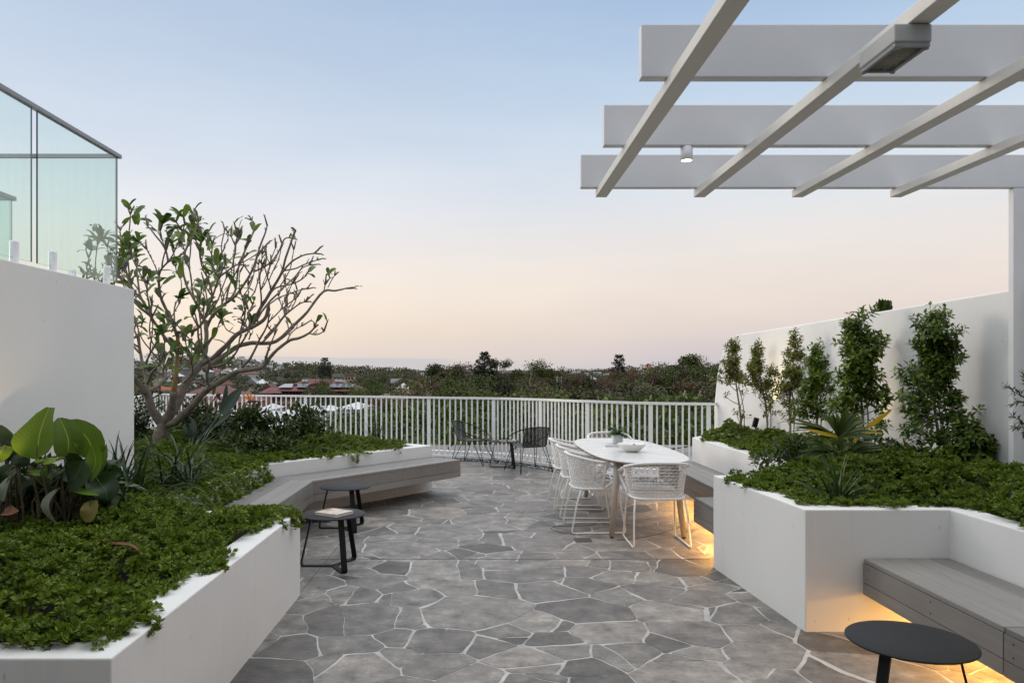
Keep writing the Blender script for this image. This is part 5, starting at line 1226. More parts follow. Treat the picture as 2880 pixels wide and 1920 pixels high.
    for x, y, k in [(410,880,9),(440,940,8),(470,960,7),(380,960,6),(260,930,5),(500,560,6),(520,690,5),(120,760,6),(300,780,5),(230,720,5),(160,690,4),(660,570,4),(590,430,7),(620,370,6),(470,210,8),(440,260,5),(350,230,5),(540,290,5),(100,1180,4),(110,1040,4),(190,540,4),(20,280,6),(60,130,6),(40,350,5)]:
        for j in range(k): 
            p = c(x+rnd.uniform(-45,45), y+rnd.uniform(-40,40), rnd.uniform(-0.5,0.4)); put_leaves(p, V(rnd.uniform(-.6,.6),rnd.uniform(-.5,.5),0.6).normalized(), 1, 0.17)
    tr.build('branches', M['bark'], e); tan.build('peeling_branch', M['bark_tan'], e); lf.build('leaves', M['plumeria'], e)
bare_tree()

# ---- young trees against the right wall
def young_tree(Y, base, trunk, blobs, n, leaf, mat, label, seed, bare=False):
    """trunk/blobs in crop pixels of the right-hand planting; blobs (x,y,rx,ry,weight)"""
    rng = np.random.default_rng(seed); rnd = random.Random(seed); k = .48473
    c = lambda x, y, dy=0.0: P(1880+k*x, 780+k*y, Y+dy); s = k*Y/F
    b0 = c(*base); b0.z = min(b0.z, 0.74)
    e = empty('young_tree', b0, label, 'tree', 'young trees along the right white wall')
    tk = MB(); q = crspline([b0] + [c(x,y,rnd.uniform(-.02,.02)) for x,y in trunk], 5); m = len(q)
    tk.tube([p+noise.noise_vector(p*9)*0.006 for p in q], [lerp(0.014,0.005,(i/(m-1))) for i in range(m)], 7)
    if rnd.random() < 0.8: tk.tube(crspline([b0+V(0.03,0.02,0), q[m//4]+V(0.05,0.01,0), q[m//2]+V(0.03,0.02,0.03)],4), 0.006, 6)
    B = []
    for (x,y,rx,ry,w_) in blobs:
        dy = rnd.uniform(-0.06,0.06); ex = leaf*0.9/s; r1 = max(rx*0.38, rx-ex*0.75); B.append((c(x,y,dy), (r1*s, max(0.05,r1*s*0.9), max(ry*0.5, ry-ex*0.5)*s), w_*rx/r1))
        cc = c(x,y,dy); j = min(range(m), key=lambda i: (q[i]-(cc+V(0,0,-0.12))).length); tk.tube(crspline([q[j], q[j].lerp(cc,0.5)+V(0,0,-0.01), cc],3), [0.006,0.0055,0.005,0.0045,0.004,0.0035,0.003], 5)
    tx, ty, trx, try_, _ = min(blobs, key=lambda b: b[1]); B.append((c(tx,ty-try_*0.8,0), (trx*s*0.35,trx*s*0.35,try_*s*0.8), 1.6))
    pos=[]; d=[]; nr=[]; L=[]
    nt = int(n*1.75)//9                                          # twigs: leaves sit in sprays along them
    wts = np.array([b[2]*b[1][0]*b[1][2] for b in B]); ks = rng.choice(len(B), nt, p=wts/wts.sum())
    for t_ in range(nt):
        C, rr, _ = B[ks[t_]]; dr = rdir(1, rng)[0]; r0 = 0.25+0.80*rng.random()**0.6; p = np.array(C) + dr*np.array(rr)*r0
        td = unit((dr*np.array([1,1,0.5]) + np.array([0,0,0.75]) + rng.normal(0,0.35,3))[None])[0]; tl = leaf*rng.uniform(1.0,1.8); p1 = p + td*tl
        if rng.random() < 0.6: tk.tube([V(*(p-td*tl*0.3)), V(*p1)], [0.0022,0.0012], 3, cap=False)
        nl = 9
        for j in range(nl):
            u = (j+0.5)/nl; a = j*2.4+rng.random()*0.6; o1 = np.cross(td, [0.3,0.5,0.8]); o1 /= np.linalg.norm(o1); o2 = np.cross(td,o1)
            dd = o1*math.cos(a)+o2*math.sin(a) + td*(0.25+0.7*u) + np.array([0,0,-0.25*(1-u)]); pos.append(p+td*tl*u); d.append(dd); nr.append(td*0.8+np.array([0,-0.2,0.6])+rng.normal(0,0.25,3)); L.append(leaf*rng.uniform(0.7,1.15)*(0.7+0.3*math.sin(math.pi*u)))
    v, f = leaf_batch(np.array(pos), np.array(d), np.array(nr), np.array(L), np.array(L)*rng.uniform(0.42,0.58,len(L)), 0.2, 0.2)
    link('leaves', np_mesh('leaves', v, f, M[mat]), e); tk.build('trunk', M['pale_trunk'] , e)
young_tree(9.15,(427,880),[(418,800),(405,700),(390,600),(372,480),(370,400)],[(370,420,32,45,1),(362,500,50,50,1),(385,570,55,45,.9),(330,540,40,35,.7),(275,590,32,18,.6),(345,610,45,30,.5),(415,600,38,40,.5),(330,690,28,16,.35),(440,690,28,30,.3),(395,790,30,22,.3),(430,800,38,25,.3),(380,400,20,30,.6)],980,0.050,'tree_leaf_light','small sparse young tree at the far rounded end of the white wall',51)
young_tree(8.5,(570,905),[(572,820),(560,720),(535,600),(518,480),(514,420)],[(513,450,28,42,1),(510,520,45,50,1),(485,600,48,40,.8),(545,640,52,45,.7),(600,560,34,42,.8),(600,640,42,45,.8),(520,690,50,35,.5),(600,720,45,40,.5),(580,780,45,35,.4),(500,560,45,40,.7)],1200,0.048,'tree_leaf_light','slim twin topped young tree, second from the far end of the white wall',52)
young_tree(7.9,(708,935),[(706,840),(700,740),(712,640),(722,520),(736,400)],[(736,390,25,42,.8),(730,460,55,42,1),(690,500,35,35,.8),(720,560,60,50,1),(690,640,48,50,.8),(750,620,45,50,.7),(655,700,40,45,.45),(720,760,60,45,.5),(690,820,50,30,.4),(775,490,25,30,.6)],1350,0.048,'tree_leaf_light','young olive green tree third from the far end, in front of a twin',53)
young_tree(7.35,(862,930),[(860,830),(858,720),(862,600),(868,500),(870,430)],[(868,440,28,35,.9),(862,510,58,50,1),(880,590,65,55,1),(830,640,55,55,.9),(905,670,45,45,.7),(790,700,50,55,.6),(850,740,60,55,.8),(780,790,50,45,.5),(870,800,50,40,.5),(935,520,18,16,.3)],1600,0.050,'tree_leaf','bushy young green tree fourth from the far end of the white wall',54)
young_tree(6.6,(1132,905),[(1130,830),(1118,720),(1105,600),(1098,450),(1090,300)],[(1085,250,24,45,.6),(1140,245,20,30,.4),(1090,310,65,45,1),(1070,390,80,50,1),(1160,390,70,45,1),(1245,420,38,30,.7),(1110,460,95,50,1.1),(1200,480,50,40,.8),(1090,540,100,55,1.1),(1060,620,70,45,.9),(1170,610,55,50,.9),(1090,690,85,45,.9),(1200,700,75,40,.9),(1010,760,75,50,.9),(1260,730,38,45,.6),(970,740,40,30,.5),(1230,800,50,30,.5),(1060,790,50,40,.5),(1200,880,60,40,.4),(985,360,20,18,.3)],1900,0.068,'tree_leaf','tall dense green young tree second from the white pergola post',55)
young_tree(5.65,(1578,1090),[(1575,1000),(1560,860),(1545,740),(1545,600),(1555,420),(1565,290)],[(1570,265,38,40,.8),(1470,275,45,28,.7),(1535,330,70,45,1),(1620,340,55,45,.8),(1490,410,70,45,1),(1595,420,66,50,1.1),(1545,490,74,50,1.2),(1660,480,45,45,.7),(1500,560,65,45,.9),(1600,570,66,50,1),(1400,590,50,35,.7),(1370,560,28,18,.4),(1450,650,70,35,.8),(1560,650,78,45,1),(1390,700,40,22,.6),(1480,740,75,40,.8),(1620,720,75,45,.9),(1440,800,55,40,.6),(1640,800,75,45,.8),(1420,880,60,40,.6),(1520,860,60,40,.5),(1690,850,50,35,.6),(1765,785,38,20,.6),(1440,960,50,35,.5),(1560,940,60,45,.5),(1660,930,70,45,.6)],2500,0.060,'tree_leaf_dark','tallest dense dark green young tree, nearest the white pergola post',56)
young_tree(5.5,(1740,1110),[(1745,1060),(1755,1000)],[(1740,950,50,45,.8),(1800,990,55,40,.8),(1700,1010,65,45,.8),(1780,1050,60,35,.7),(1850,1030,28,25,.4),(1660,1060,70,40,.6),(1840,1130,50,30,.4),(1900,1140,45,25,.4)],1200,0.062,'tree_leaf_dark','low dark bush at the foot of the tallest young tree',57)

# ---- fan palm with one yellow frond
def fan_palm():
    k = .48473; Y0 = 5.85; c = lambda x, y, dy=0.0: P(1880+k*x, 780+k*y, Y0+dy); base = c(1030,1150); base.z = 0.74
    e = empty('fan_palm', base, 'small fan palm with narrow leaflets and one yellow frond on the right planter', 'palm'); lv = LB_(); ye = LB_(); dr = LB_(); st = MB(); rnd = random.Random(4); s = k*Y0/F
    fans = [((985,925,-0.02),(1010,1130,0),[(880,800),(915,790),(945,785),(988,780),(1030,775),(1065,765),(1120,800),(1130,850)],46,-0.02), ((985,925,-0.04),(1010,1130,0),[(700,830),(720,870),(760,835),(800,870),(820,905),(800,940)],30,-0.25), ((990,925,-0.04),(1010,1130,0),[(1150,830),(1180,870),(1200,930),(1160,960),(1230,900)],34,-0.18),
            ((960,1010,-0.10),(1020,1120,0),[(740,1050),(720,1045),(800,1000),(860,1020),(790,980),(880,960)],30,-0.2), ((1020,1030,-0.06),(1030,1140,0),[(1130,1000),(1180,950),(1220,980),(1270,1000),(1200,1060),(1150,1050)],34,-0.12), ((1000,1010,-0.1),(1020,1140,0),[(945,930),(975,930),(1005,950),(1040,960),(1060,985),(900,1000)],36,-0.08), ((900,985,0.08),(1010,1130,0.05),[(800,900),(830,1000),(780,1000),(850,930),(790,950)],34,0.0)]
    for (hx,hy,hd),(bx,by,bd),tipl,w_,td in fans:
        hub = c(hx,hy,hd); st.tube(crspline([V(base.x+rnd.uniform(-.02,.02),base.y+bd,0.70), c((hx+bx)/2+rnd.uniform(-8,8),(hy+by)/2,hd/2), hub],4), 0.0065, 6)
        more = [((tipl[i][0]+tipl[i+1][0])/2, (tipl[i][1]+tipl[i+1][1])/2) for i in range(len(tipl)-1) if abs(tipl[i][0]-tipl[i+1][0]) < 90]
        for x, y in list(tipl)+more:
            tp = c(x+rnd.uniform(-16,16), y+rnd.uniform(-12,12), td+rnd.uniform(-0.08,0.08)); mid = hub.lerp(tp,0.55)+V(0,0,0.02); lv.leaf([hub, mid, tp], w_*s*rnd.uniform(0.5,0.75), (0.1,-0.8,0.6), lambda u: min(1,0.18+u*2.2)*(1-u**4)+0.05, 0.35, 2)
    for x0,y0,x1,y1,w_ in [(985,925,615,850,12),(985,925,620,910,9),(960,1010,745,1130,14),(960,1010,790,1120,9),(1000,1010,1320,890,10)]:
        dr.leaf([c(x0,y0,-0.04),c((x0+x1)/2,min(y0,y1)-25 if y1<950 else (y0+y1)/2-30,-0.2),c(x1,y1,-0.25)], w_*s, (0,-0.6,0.8), strapp, 0.3, 2)
    for p, w_ in [([(1105,900,0),(1200,835,0.02),(1300,762,0.03)],27), ([(1112,895,0),(1098,840,0.02),(1090,785,0.03)],17), ([(1110,905,0),(1180,895,-0.03),(1240,908,-0.06)],19), ([(1105,905,0),(1170,885,-0.05),(1250,880,-0.08)],9), ([(1100,905,0),(1090,930,-0.02),(1070,955,-0.02)],26), ([(985,925,-0.04),(900,905,-0.2),(800,880,-0.25)],22)]:
        ye.leaf([c(*q) for q in p], w_*s, (0.3,-0.9,0.3), lambda u: min(1,0.3+u*2)*(1-u**5)+0.05, 0.25, 2)
    st.tube(crspline([V(base.x+0.03,base.y,0.72),c(1080,1010,0),c(1108,905,0)],4), 0.006, 6)
    lv.build('leaflets', M['palm'], e); ye.build('yellow_frond', M['palm_yellow'], e); dr.build('dry_tips', M['grass'], e); st.build('stems', M['stem'], e)
fan_palm()
blades('strap_leaf_plant', (2.98,5.95,0.74), 60, 0.46, 0.022, 0.16, (0.35,1.25), M['palm'], 'dark strappy clump surrounding the foot of the fan palm', 'plant', None, 63, 1.4)
blades('grass_tuft', (2.345,4.95,0.72), 44, 0.42, 0.016, 0.04, (0.45,1.5), M['grass'], 'striped grey green grass tuft at the rim of the right planter', 'grass', None, 61, 0.8)
blades('grass_tuft', (2.56,4.96,0.75), 18, 0.16, 0.008, 0.05, (0.4,1.4), M['strap'], 'short dark grass tuft beside the striped tuft on the right planter', 'grass', None, 62, 0.8)
k5 = .48473; c5 = lambda x, y, Y: P(1880+k5*x, 780+k5*y, Y)
lb2 = LB_(); lb2.leaf([c5(1308,1040,6.0),c5(1311,1000,6.0),c5(1314,950,6.0)], 0.026, (0,-1,0), strapp, 0.3, 2); lb2.leaf([c5(1300,1090,5.95),c5(1296,1050,5.95),c5(1280,1000,5.95)], 0.03, (0,-1,0), strapp, 0.3, 2); lb2.leaf([c5(1245,1040,6.1),c5(1238,1000,6.1),c5(1222,965,6.1)], 0.03, (0,-1,0), strapp, 0.3, 2)
o = lb2.build('cut_strap_leaves', M['palm']); tag(o, 'few short upright cut strap leaves before the white wall', 'plant')
lb3 = LB_(); lb3.leaf([c5(1395,1035,6.0),c5(1378,985,6.0),c5(1358,922,6.0)], 0.034, (0,-1,0), strapp, 0.3, 2); lb3.build('browned_leaf', M['brown_leaf'], o)
# sprigs of a shrub standing just right of the frame
def sprig():
    Y = 4.7; c = lambda x, y, dy=0.0: P(1880+k5*x, 780+k5*y, Y+dy); e = empty('twiggy_shrub', (3.75,Y,0.75), 'thin twiggy shrub reaching in front of the white post at the right edge', 'shrub'); st = MB(); rng = np.random.default_rng(9); pos=[]; d=[]
    for pts in ([(2190,1000),(2140,820),(2080,710),(2010,665),(1962,632)], [(2190,1000),(2110,800),(2050,720),(2000,735)], [(2190,1000),(2110,900),(2050,840),(1990,800)], [(2190,1000),(2120,930),(2060,870),(2010,870)], [(2190,1000),(2150,760),(2090,640),(2060,560)], [(2190,1000),(2100,950),(2060,905)]):
        q = crspline([c(*p) for p in pts], 6); q[0] = V(3.75,Y,0.72); st.tube(q, [lerp(0.006,0.0012,i/(len(q)-1)) for i in range(len(q))], 5)
        for i in range(len(q)//3, len(q)):
            t_ = q[i]-q[i-1]
            for j in range(3): pos.append(tuple(q[i].lerp(q[i-1], rng.random()))); d.append(tuple(t_.normalized()*0.8 + V(*rng.normal(0,0.6,3))))
    N = len(pos); v, f = leaf_batch(np.array(pos), np.array(d), rng.normal(0,0.4,(N,3))+np.array([[0,-.3,1]]), rng.uniform(0.03,0.055,N), rng.uniform(0.006,0.012,N))
    link('leaves', np_mesh('leaves', v, f, M['shrub_leaf']), e); st.build('stems', M['stem'], e)
sprig()
# frond tip of a plant growing on the far side of the tall wall
def hidden_palm():
    e = empty('banana_palm', (4.15,7.75,0.0), 'dark split palm frond showing above the white wall', 'palm'); lv = LB_(); st = MB(); c = lambda x, y, dy=0: P(1880+k5*x, 780+k5*y, 7.75+dy); hub = c(1235,262)
    for x, y, w_ in [(1168,178,14),(1188,160,13),(1205,138,15),(1222,122,22),(1240,122,26),(1258,126,26),(1275,128,28),(1292,132,26),(1298,160,22)]:
        lv.leaf([hub, hub.lerp(c(x,y),0.5), c(x,y,random.uniform(-.1,.1))], w_*1.3*k5*7.75/F, (0,-1,0.2), lambda u: min(1,0.2+u*2)*(1-u**8)+0.03, 0.2, 2)
    st.tube(crspline([V(4.15,7.75,0),V(4.12,7.75,1.2),hub],5), 0.03, 8); lv.build('frond', M['shrub_leaf'], e); st.build('stem', M['stem'], e)
hidden_palm()
# garden up-lights
def uplight(loc, aim, label, energy, size=75, warm=(1.0,0.74,0.38)):
    e = empty('garden_spotlight', loc, label, 'light'); d = (Vector(aim)-Vector(loc)).normalized(); p = Vector(loc)
    mb = MB(); mb.tube([p-d*0.055, p+d*0.055], 0.032, 16, cap=False); mb.tube([p-d*0.056, p-d*0.054], [0.031,0.032], 16); mb.tube([p-V(0,0,0.25), p-V(0,0,0.02)], 0.008, 8); mb.build('housing', M['black'], e)
    MB().tube([p+d*0.020, p+d*0.022], 0.0305, 16).build('lens', M['lamp_lens'], e)
    spot('uplight', p+d*0.06, aim, energy, size, 0.9, warm, 0.03)
uplight((3.27,8.95,0.97), (3.44,8.80,1.85), 'small black garden spotlight among the ground cover by the far young trees', 26)
spot('uplight', (3.40,6.95,0.92), (3.52,6.55,1.6), 16, 80, 0.9, (1.0,0.74,0.38))
spot('uplight', (-2.72,4.20,1.0), (-3.1,4.80,1.62), 11, 70, 0.9, (1.0,0.72,0.38))
# ================================================================ the valley beyond the terrace
def tz(X, Y):
    z = -13.0 + 15.0*math.exp(-((X+262)/225)**2 - ((Y-560)/230)**2) + 14.0*math.exp(-((X-270)/150)**2 - ((Y-920)/220)**2) + 6.0*math.exp(-((X+420)/300)**2 - ((Y-950)/260)**2)
    z += 1.6*noise.noise(V(X*0.006, Y*0.006, 0.3)) * min(1, Y/200)
    return z + 2.5*math.exp(-((Y-10)/30)**2)
def terrain():
    rs = [8,16,26,40,60,85,120,160,210,270,340,420,500,580,660,750,850,960,1100,1400,2000,3500,7000,14000]; na = 60; vs = []; fs = []
    for r in rs:
        for k in range(na+1):
            a = R(-95+190*k/na); X, Y = r*math.sin(a), r*math.cos(a); vs.append((X, Y, tz(X,Y) if Y > 0 else -12))
    for i in range(len(rs)-1):
        for k in range(na): fs.append((i*(na+1)+k, i*(na+1)+k+1, (i+1)*(na+1)+k+1, (i+1)*(na+1)+k))
    o = MB().add(vs, fs, True).build('ground', simple('grassy_earth', (0.045,0.045,0.028), 0.95, var=0.4, scale=0.05)); tag(o, kind='structure')
terrain()
tag(MB().box(-9,6,-3,12,-13,-0.502).build('building_podium', M['render']), kind='structure')

HT = {}
def crown_np(blobs, n, size, rng, shell=0.45, hang=0.2, asp=0.6):
    pos, d, nr, L = blob_leaves(blobs, n, rng, size, hang, shell); return quad_batch(pos, d, nr, L, L*asp)
def make_tree(kind, seed, mat, h=10.0, n=2600, size=0.34, name='tree'):
    """tree of height h standing at the origin"""
    rng = np.random.default_rng(seed); rnd = random.Random(seed); tk = MB(); B = []
    if kind == 'bushy':
        for k in range(16):
            a = rnd.uniform(0,6.28); zz = rnd.uniform(0.22,0.9); q = rnd.uniform(0.3,1.0)*0.36*h*math.sqrt(max(0.05,1-((zz-0.45)/0.55)**2)); r = rnd.uniform(0.11,0.19)*h
            B.append((V(math.cos(a)*q, math.sin(a)*q, zz*h*0.92), (r,r,r*0.72), 1))
        sh, hg = 0.5, 0.1
    elif kind == 'gum':
        for k in range(17):
            a = rnd.uniform(0,6.28); zz = rnd.uniform(0.42,0.97); q = rnd.uniform(0.2,1.0)*0.33*h*(1.25-zz*0.7); r = rnd.uniform(0.045,0.105)*h
            B.append((V(math.cos(a)*q, math.sin(a)*q, zz*h*0.95), (r*1.2,r*1.2,r*0.6), 1))
        sh, hg = 0.15, 0.4
    else:
        for k in range(22):
            a = rnd.uniform(0,6.28); zz = 0.25+0.73*k/21; q = rnd.uniform(0.3,1)*0.22*h*(1.15-zz); r = rnd.uniform(0.05,0.09)*h
            B.append((V(math.cos(a)*q, math.sin(a)*q, zz*h*0.95), (r,r,r*0.8), 1))
        sh, hg = 0.3, 0.1
    e = empty(name, (0,0,0)); v, f = crown_np(B, n, size, rng, sh, hg); HT[e.name] = float(np.percentile(v[:,2],99.9)); link('crown', np_mesh('crown', v, f, mat), e, False)
    top = h*(0.8 if kind != 'column' else 0.95); main = crspline([V(0,0,-1), V(rnd.uniform(-.02,.02)*h, 0, h*0.2), V(rnd.uniform(-.05,.05)*h, rnd.uniform(-.04,.04)*h, h*0.5), V(rnd.uniform(-.06,.06)*h, rnd.uniform(-.05,.05)*h, top)], 4)
    tk.tube(main, [0.018*h*(1-0.75*i/(len(main)-1)) for i in range(len(main))], 6)
    for b in B[:11]:
        c_ = Vector(b[0]); j = min(range(len(main)), key=lambda i: abs(main[i].z-(c_.z-0.16*h))); j = max(3, j)
        tk.tube(crspline([main[j], main[j].lerp(c_,0.5)+V(rnd.uniform(-.02,.02)*h,0,-0.02*h), c_],3), [0.0095*h*(1-0.1*i) for i in range(7)], 5, cap=False)
    link('trunk', tk.mesh('trunk', M['pale_trunk'] if kind == 'gum' else M['dark_trunk']), e, False); return e
def make_pine(seed, h=16.0, wid=0.17, gap=0.0, low=0.08, name='pine_tree'):
    rng = np.random.default_rng(seed); rnd = random.Random(seed); tk = MB(); vv = []; ff = []; nb = 0
    tk.tube([V(0,0,-1), V(0,0,h*0.5), V(0,0,h*0.985)], [0.013*h,0.009*h,0.002*h], 6); z = low*h
    while z < h*0.985:
        s = z/h; wl = wid*h*min(1.0, max(0.02,(1-s)/0.45)**0.65) * rnd.uniform(0.82,1.08)
        if gap and rnd.random() < gap: z += h*0.035; continue
        for k in range(6):
            a = k*1.05+rnd.uniform(0,0.7)+z*3; L = wl*rnd.uniform(0.65,1.05); up = 0.12 + 0.55*s**2
            p = V(math.cos(a)*L, math.sin(a)*L, z+L*up); tk.tube([V(0,0,z), V(math.cos(a)*L*.5, math.sin(a)*L*.5, z+L*up*0.35), p], [0.0035*h,0.0028*h,0.0015*h], 4, cap=False)
            r = h*0.0185*rnd.uniform(0.8,1.3)*(0.75 if s > 0.8 else 1)
            cl = [(p,(r*1.25,r*1.25,r*0.9),1)]; 
            if L > 0.07*h: q = V(math.cos(a+.25)*L*.7, math.sin(a+.25)*L*.7, z+L*up*.6); cl.append((q,(r,r,r*.75),1))
            n = 40*len(cl); pos, d, nr, LL = blob_leaves(cl, n, rng, h*0.019, -0.2, 0.15); v, f = quad_batch(pos, d, nr, LL, LL*0.5); vv.append(v); ff.append(f+nb); nb += len(v)
        z += h*rnd.uniform(0.036,0.050)
    e = empty(name, (0,0,0)); HT[e.name] = float(max(a[:,2].max() for a in vv)); link('crown', np_mesh('crown', np.concatenate(vv), np.concatenate(ff), M['pine']), e, False); link('trunk', tk.mesh('trunk', M['dark_trunk']), e, False); return e
_used = set()
def plant(proto, xs, ytop, Y, label, group, hh, rz=None, sx=1.0, cat='tree', base=None):
    """stand a copy so that its top meets sight line (xs, ytop) at distance Y; hh = height of the prototype"""
    hh = HT[proto.name]
    if proto.name in _used: o = copy_tree(proto)
    else: o = proto; _used.add(proto.name)
    X = (xs-CX)*Y/F; zt = H-(ytop-CY)*Y/F; zb = tz(X,Y) if base is None else base; s = max(0.2,(zt-zb)/hh)
    o.location = (X,Y,zb); o.scale = (s*sx,s*sx,s); o.rotation_euler = (0,0,random.uniform(0,6.28) if rz is None else rz); return tag(o, label, cat, group)
rs_ = random.Random(12)
# dense bushes right behind the balustrade
DB = [make_tree('bushy', 101+i, M['far_dark'], 10.0, 16000, 0.17, 'bushy_tree') for i in range(3)]
GDB = 'dense trees right behind the balustrade'; LDB = 'dense dark green tree filling the view right behind the balustrade bars'
for i, (x, y, Y) in enumerate([(905,1172,32),(960,1158,34),(1010,1180,29),(1065,1160,33),(1120,1150,36),(1175,1148,31),(1230,1140,30),(1290,1128,27),(1340,1135,31),(1400,1128,28),(1450,1140,33),(1500,1132,28),(1555,1136,31),(1610,1128,28),(1665,1135,30),(1720,1128,27),(1775,1132,30),(1830,1126,27),(1880,1134,31),(1930,1130,28),(1985,1128,26),(2050,1126,28),
                               (1000,1238,24),(1100,1222,23),(1200,1205,22),(1300,1190,21),(1400,1195,21),(1500,1190,21),(1600,1188,20),(1700,1186,20),(1800,1184,20),(1900,1184,20),(2000,1180,20),(880,1258,26),(830,1290,24)]):
    plant(DB[i%3], x, y+rs_.uniform(-5,5), Y, LDB, GDB, 9.6, sx=rs_.uniform(0.95,1.2))
# middle distance woodland: individual trees in front of the horizon
GUM = [make_tree('gum', 201+i, M['far_green'], 14.0, 7000, 0.25, 'gum_tree') for i in range(4)]
GRY = [make_tree('gum', 211+i, M['far_grey'], 14.0, 5000, 0.24, 'gum_tree') for i in range(3)]
BRN = [make_tree('gum', 221+i, M['far_brown'], 14.0, 3600, 0.22, 'bare_brown_tree') for i in range(2)]
BSH = [make_tree('bushy', 231+i, M['far_green'], 12.0, 9000, 0.24, 'round_tree') for i in range(3)]
BGR = [make_tree('bushy', 241+i, M['far_grey'], 12.0, 8000, 0.24, 'round_tree') for i in range(2)]
LG = {'g':('tall open crowned gum tree in the valley wood beyond the terrace','tall gum trees beyond the terrace',13.6), 'y':('grey green open crowned gum tree in the valley wood','grey green gum trees beyond the terrace',13.6), 'b':('thin brownish half bare tree in the valley wood','brownish half bare trees beyond the terrace',13.6),
      's':('round dark olive tree in the valley beyond the terrace','round olive trees beyond the terrace',11.4), 'r':('round greyish tree in the valley beyond the terrace','round greyish trees beyond the terrace',11.4)}
KD = {'g':GUM,'y':GRY,'b':BRN,'s':BSH,'r':BGR}
def put(kind, x, y, Y, label=None, sx=1.0, rz=None):
    pr = KD[kind][rs_.randrange(len(KD[kind]))]; l, g, hh = LG[kind]; return plant(pr, x, y, Y, label or l, g, hh, rz, sx)
HERO = [('g',1505,1016,105,'dark round headed gum tree standing above the wood behind the potted fern',0.85),('g',1880,1001,112,'tall clumpy gum tree breaking the skyline left of the white wall',1.0),('g',1938,1002,116,'tall gum tree with bare twigs at the skyline, nearest the white wall',0.8),('y',1405,1012,118,'open grey gum tree just right of the largest pine',0.8),('g',1262,1026,125,'dark tree group at the skyline between the red roof and the largest pine',1.1),('b',1310,1022,120,'brown tree at the skyline left of the largest pine',1.0),('y',817,1022,260,'lacy umbrella shaped tree on the skyline above the yellow buildings',0.9)]
for k, x, y, Y, lab, sx in HERO: put(k, x, y-4, Y, lab, sx)
for x, y, Y, k in [(1030,1085,150,'s'),(1060,1072,140,'s'),(1205,1060,135,'b'),(1225,1048,128,'s'),(1245,1070,110,'y'),(1275,1066,105,'s'),(1300,1062,112,'s'),(1330,1070,104,'s'),(1390,1052,125,'s'),(1420,1046,122,'s'),(1440,1058,118,'r'),(1465,1066,105,'s'),(1490,1052,118,'b'),(1520,1050,112,'b'),(1545,1046,128,'s'),(1562,1052,118,'y'),(1590,1064,102,'b'),(1612,1056,110,'b'),(1632,1062,108,'y'),(1680,1062,118,'s'),(1700,1058,112,'b'),(1715,1072,98,'b'),(1765,1066,112,'s'),(1785,1056,122,'s'),(1800,1052,106,'b'),(1822,1048,112,'r'),(1842,1042,118,'s'),(1858,1046,108,'s'),(1900,1034,108,'s'),(1915,1044,104,'y'),(1955,1042,106,'s'),(1972,1046,104,'b'),(1992,1050,100,'s'),(2015,1048,104,'s'),(2040,1044,104,'s'),(2075,1044,100,'s'),
                   (1080,1102,85,'s'),(1130,1096,80,'b'),(1170,1084,84,'b'),(1215,1086,78,'b'),(1250,1094,72,'s'),(1290,1092,70,'s'),(1330,1096,66,'s'),(1385,1090,70,'s'),(1430,1092,64,'s'),(1470,1088,68,'b'),(1510,1090,66,'b'),(1545,1096,60,'s'),(1585,1094,64,'b'),(1640,1098,58,'s'),(1690,1100,60,'b'),(1740,1106,56,'y'),(1790,1100,58,'y'),(1830,1090,62,'y'),(1860,1080,66,'g'),(1900,1078,64,'y'),(1940,1080,60,'y'),(1975,1082,58,'b'),(2010,1080,60,'s'),(2050,1080,60,'s')]:
    put(k, x, y-8+rs_.uniform(-12,6), Y, None, rs_.uniform(0.8,1.2))
# trees of the suburb on the left
for x, y, Y, k in [(905,1058,190,'s'),(985,1090,150,'s'),(960,1062,260,'s'),(1000,1060,240,'b'),(1040,1050,280,'s'),(1075,1046,300,'r'),(1105,1040,320,'s'),(1135,1044,300,'b'),(1160,1048,260,'s'),(760,1062,330,'b'),(735,1060,340,'s'),(775,1072,310,'s'),(700,1068,360,'r'),(660,1080,330,'s'),(640,1070,380,'b'),(610,1085,320,'s'),(560,1090,300,'s'),(520,1080,340,'b'),(480,1092,300,'s'),(440,1075,340,'b'),(405,1085,300,'s'),(380,1070,330,'r'),(820,1066,330,'s'),(850,1058,350,'r'),(880,1050,380,'s'),(930,1066,330,'b'),(1180,1074,210,'b'),(1150,1070,220,'b'),
                   (870,1076,172,'b'),(895,1072,176,'s'),(918,1082,168,'s'),(955,1190,60,'s'),(1010,1165,75,'b'),(1050,1140,90,'s'),(735,1210,48,'s'),(700,1232,44,'s'),(770,1230,45,'s')]:
    put(k, x, y, Y, None, rs_.uniform(0.9,1.3))
# hoop pines
pa = make_pine(301, 16.0, 0.20, 0.0, 0.05); plant(pa, 1363, 985, 110, 'largest dark pine with clumped branches rising above the skyline near centre', None, 15.8, 0.3)
pb = make_pine(302, 16.0, 0.15, 0.0, 0.05); plant(pb, 914, 1004, 230, 'dark pine behind the red roofed building', None, 15.8, 1.2, 1.15)
pc = make_pine(303, 16.0, 0.125, 0.0, 0.22); plant(pc, 1741, 993, 140, 'slender dark pine standing alone right of the potted fern', None, 15.8, 2.2, 1.0)
pd = make_pine(304, 11.0, 0.24, 0.05, 0.2); plant(pd, 1572, 1070, 75, 'short dark pine in the wood above the white dining chairs', None, 10.8, 0.5)
pe_ = make_pine(305, 11.0, 0.30, 0.0, 0.3); plant(pe_, 1655, 1072, 70, 'broad dark pine in the wood behind the potted fern', None, 10.8, 1.5)
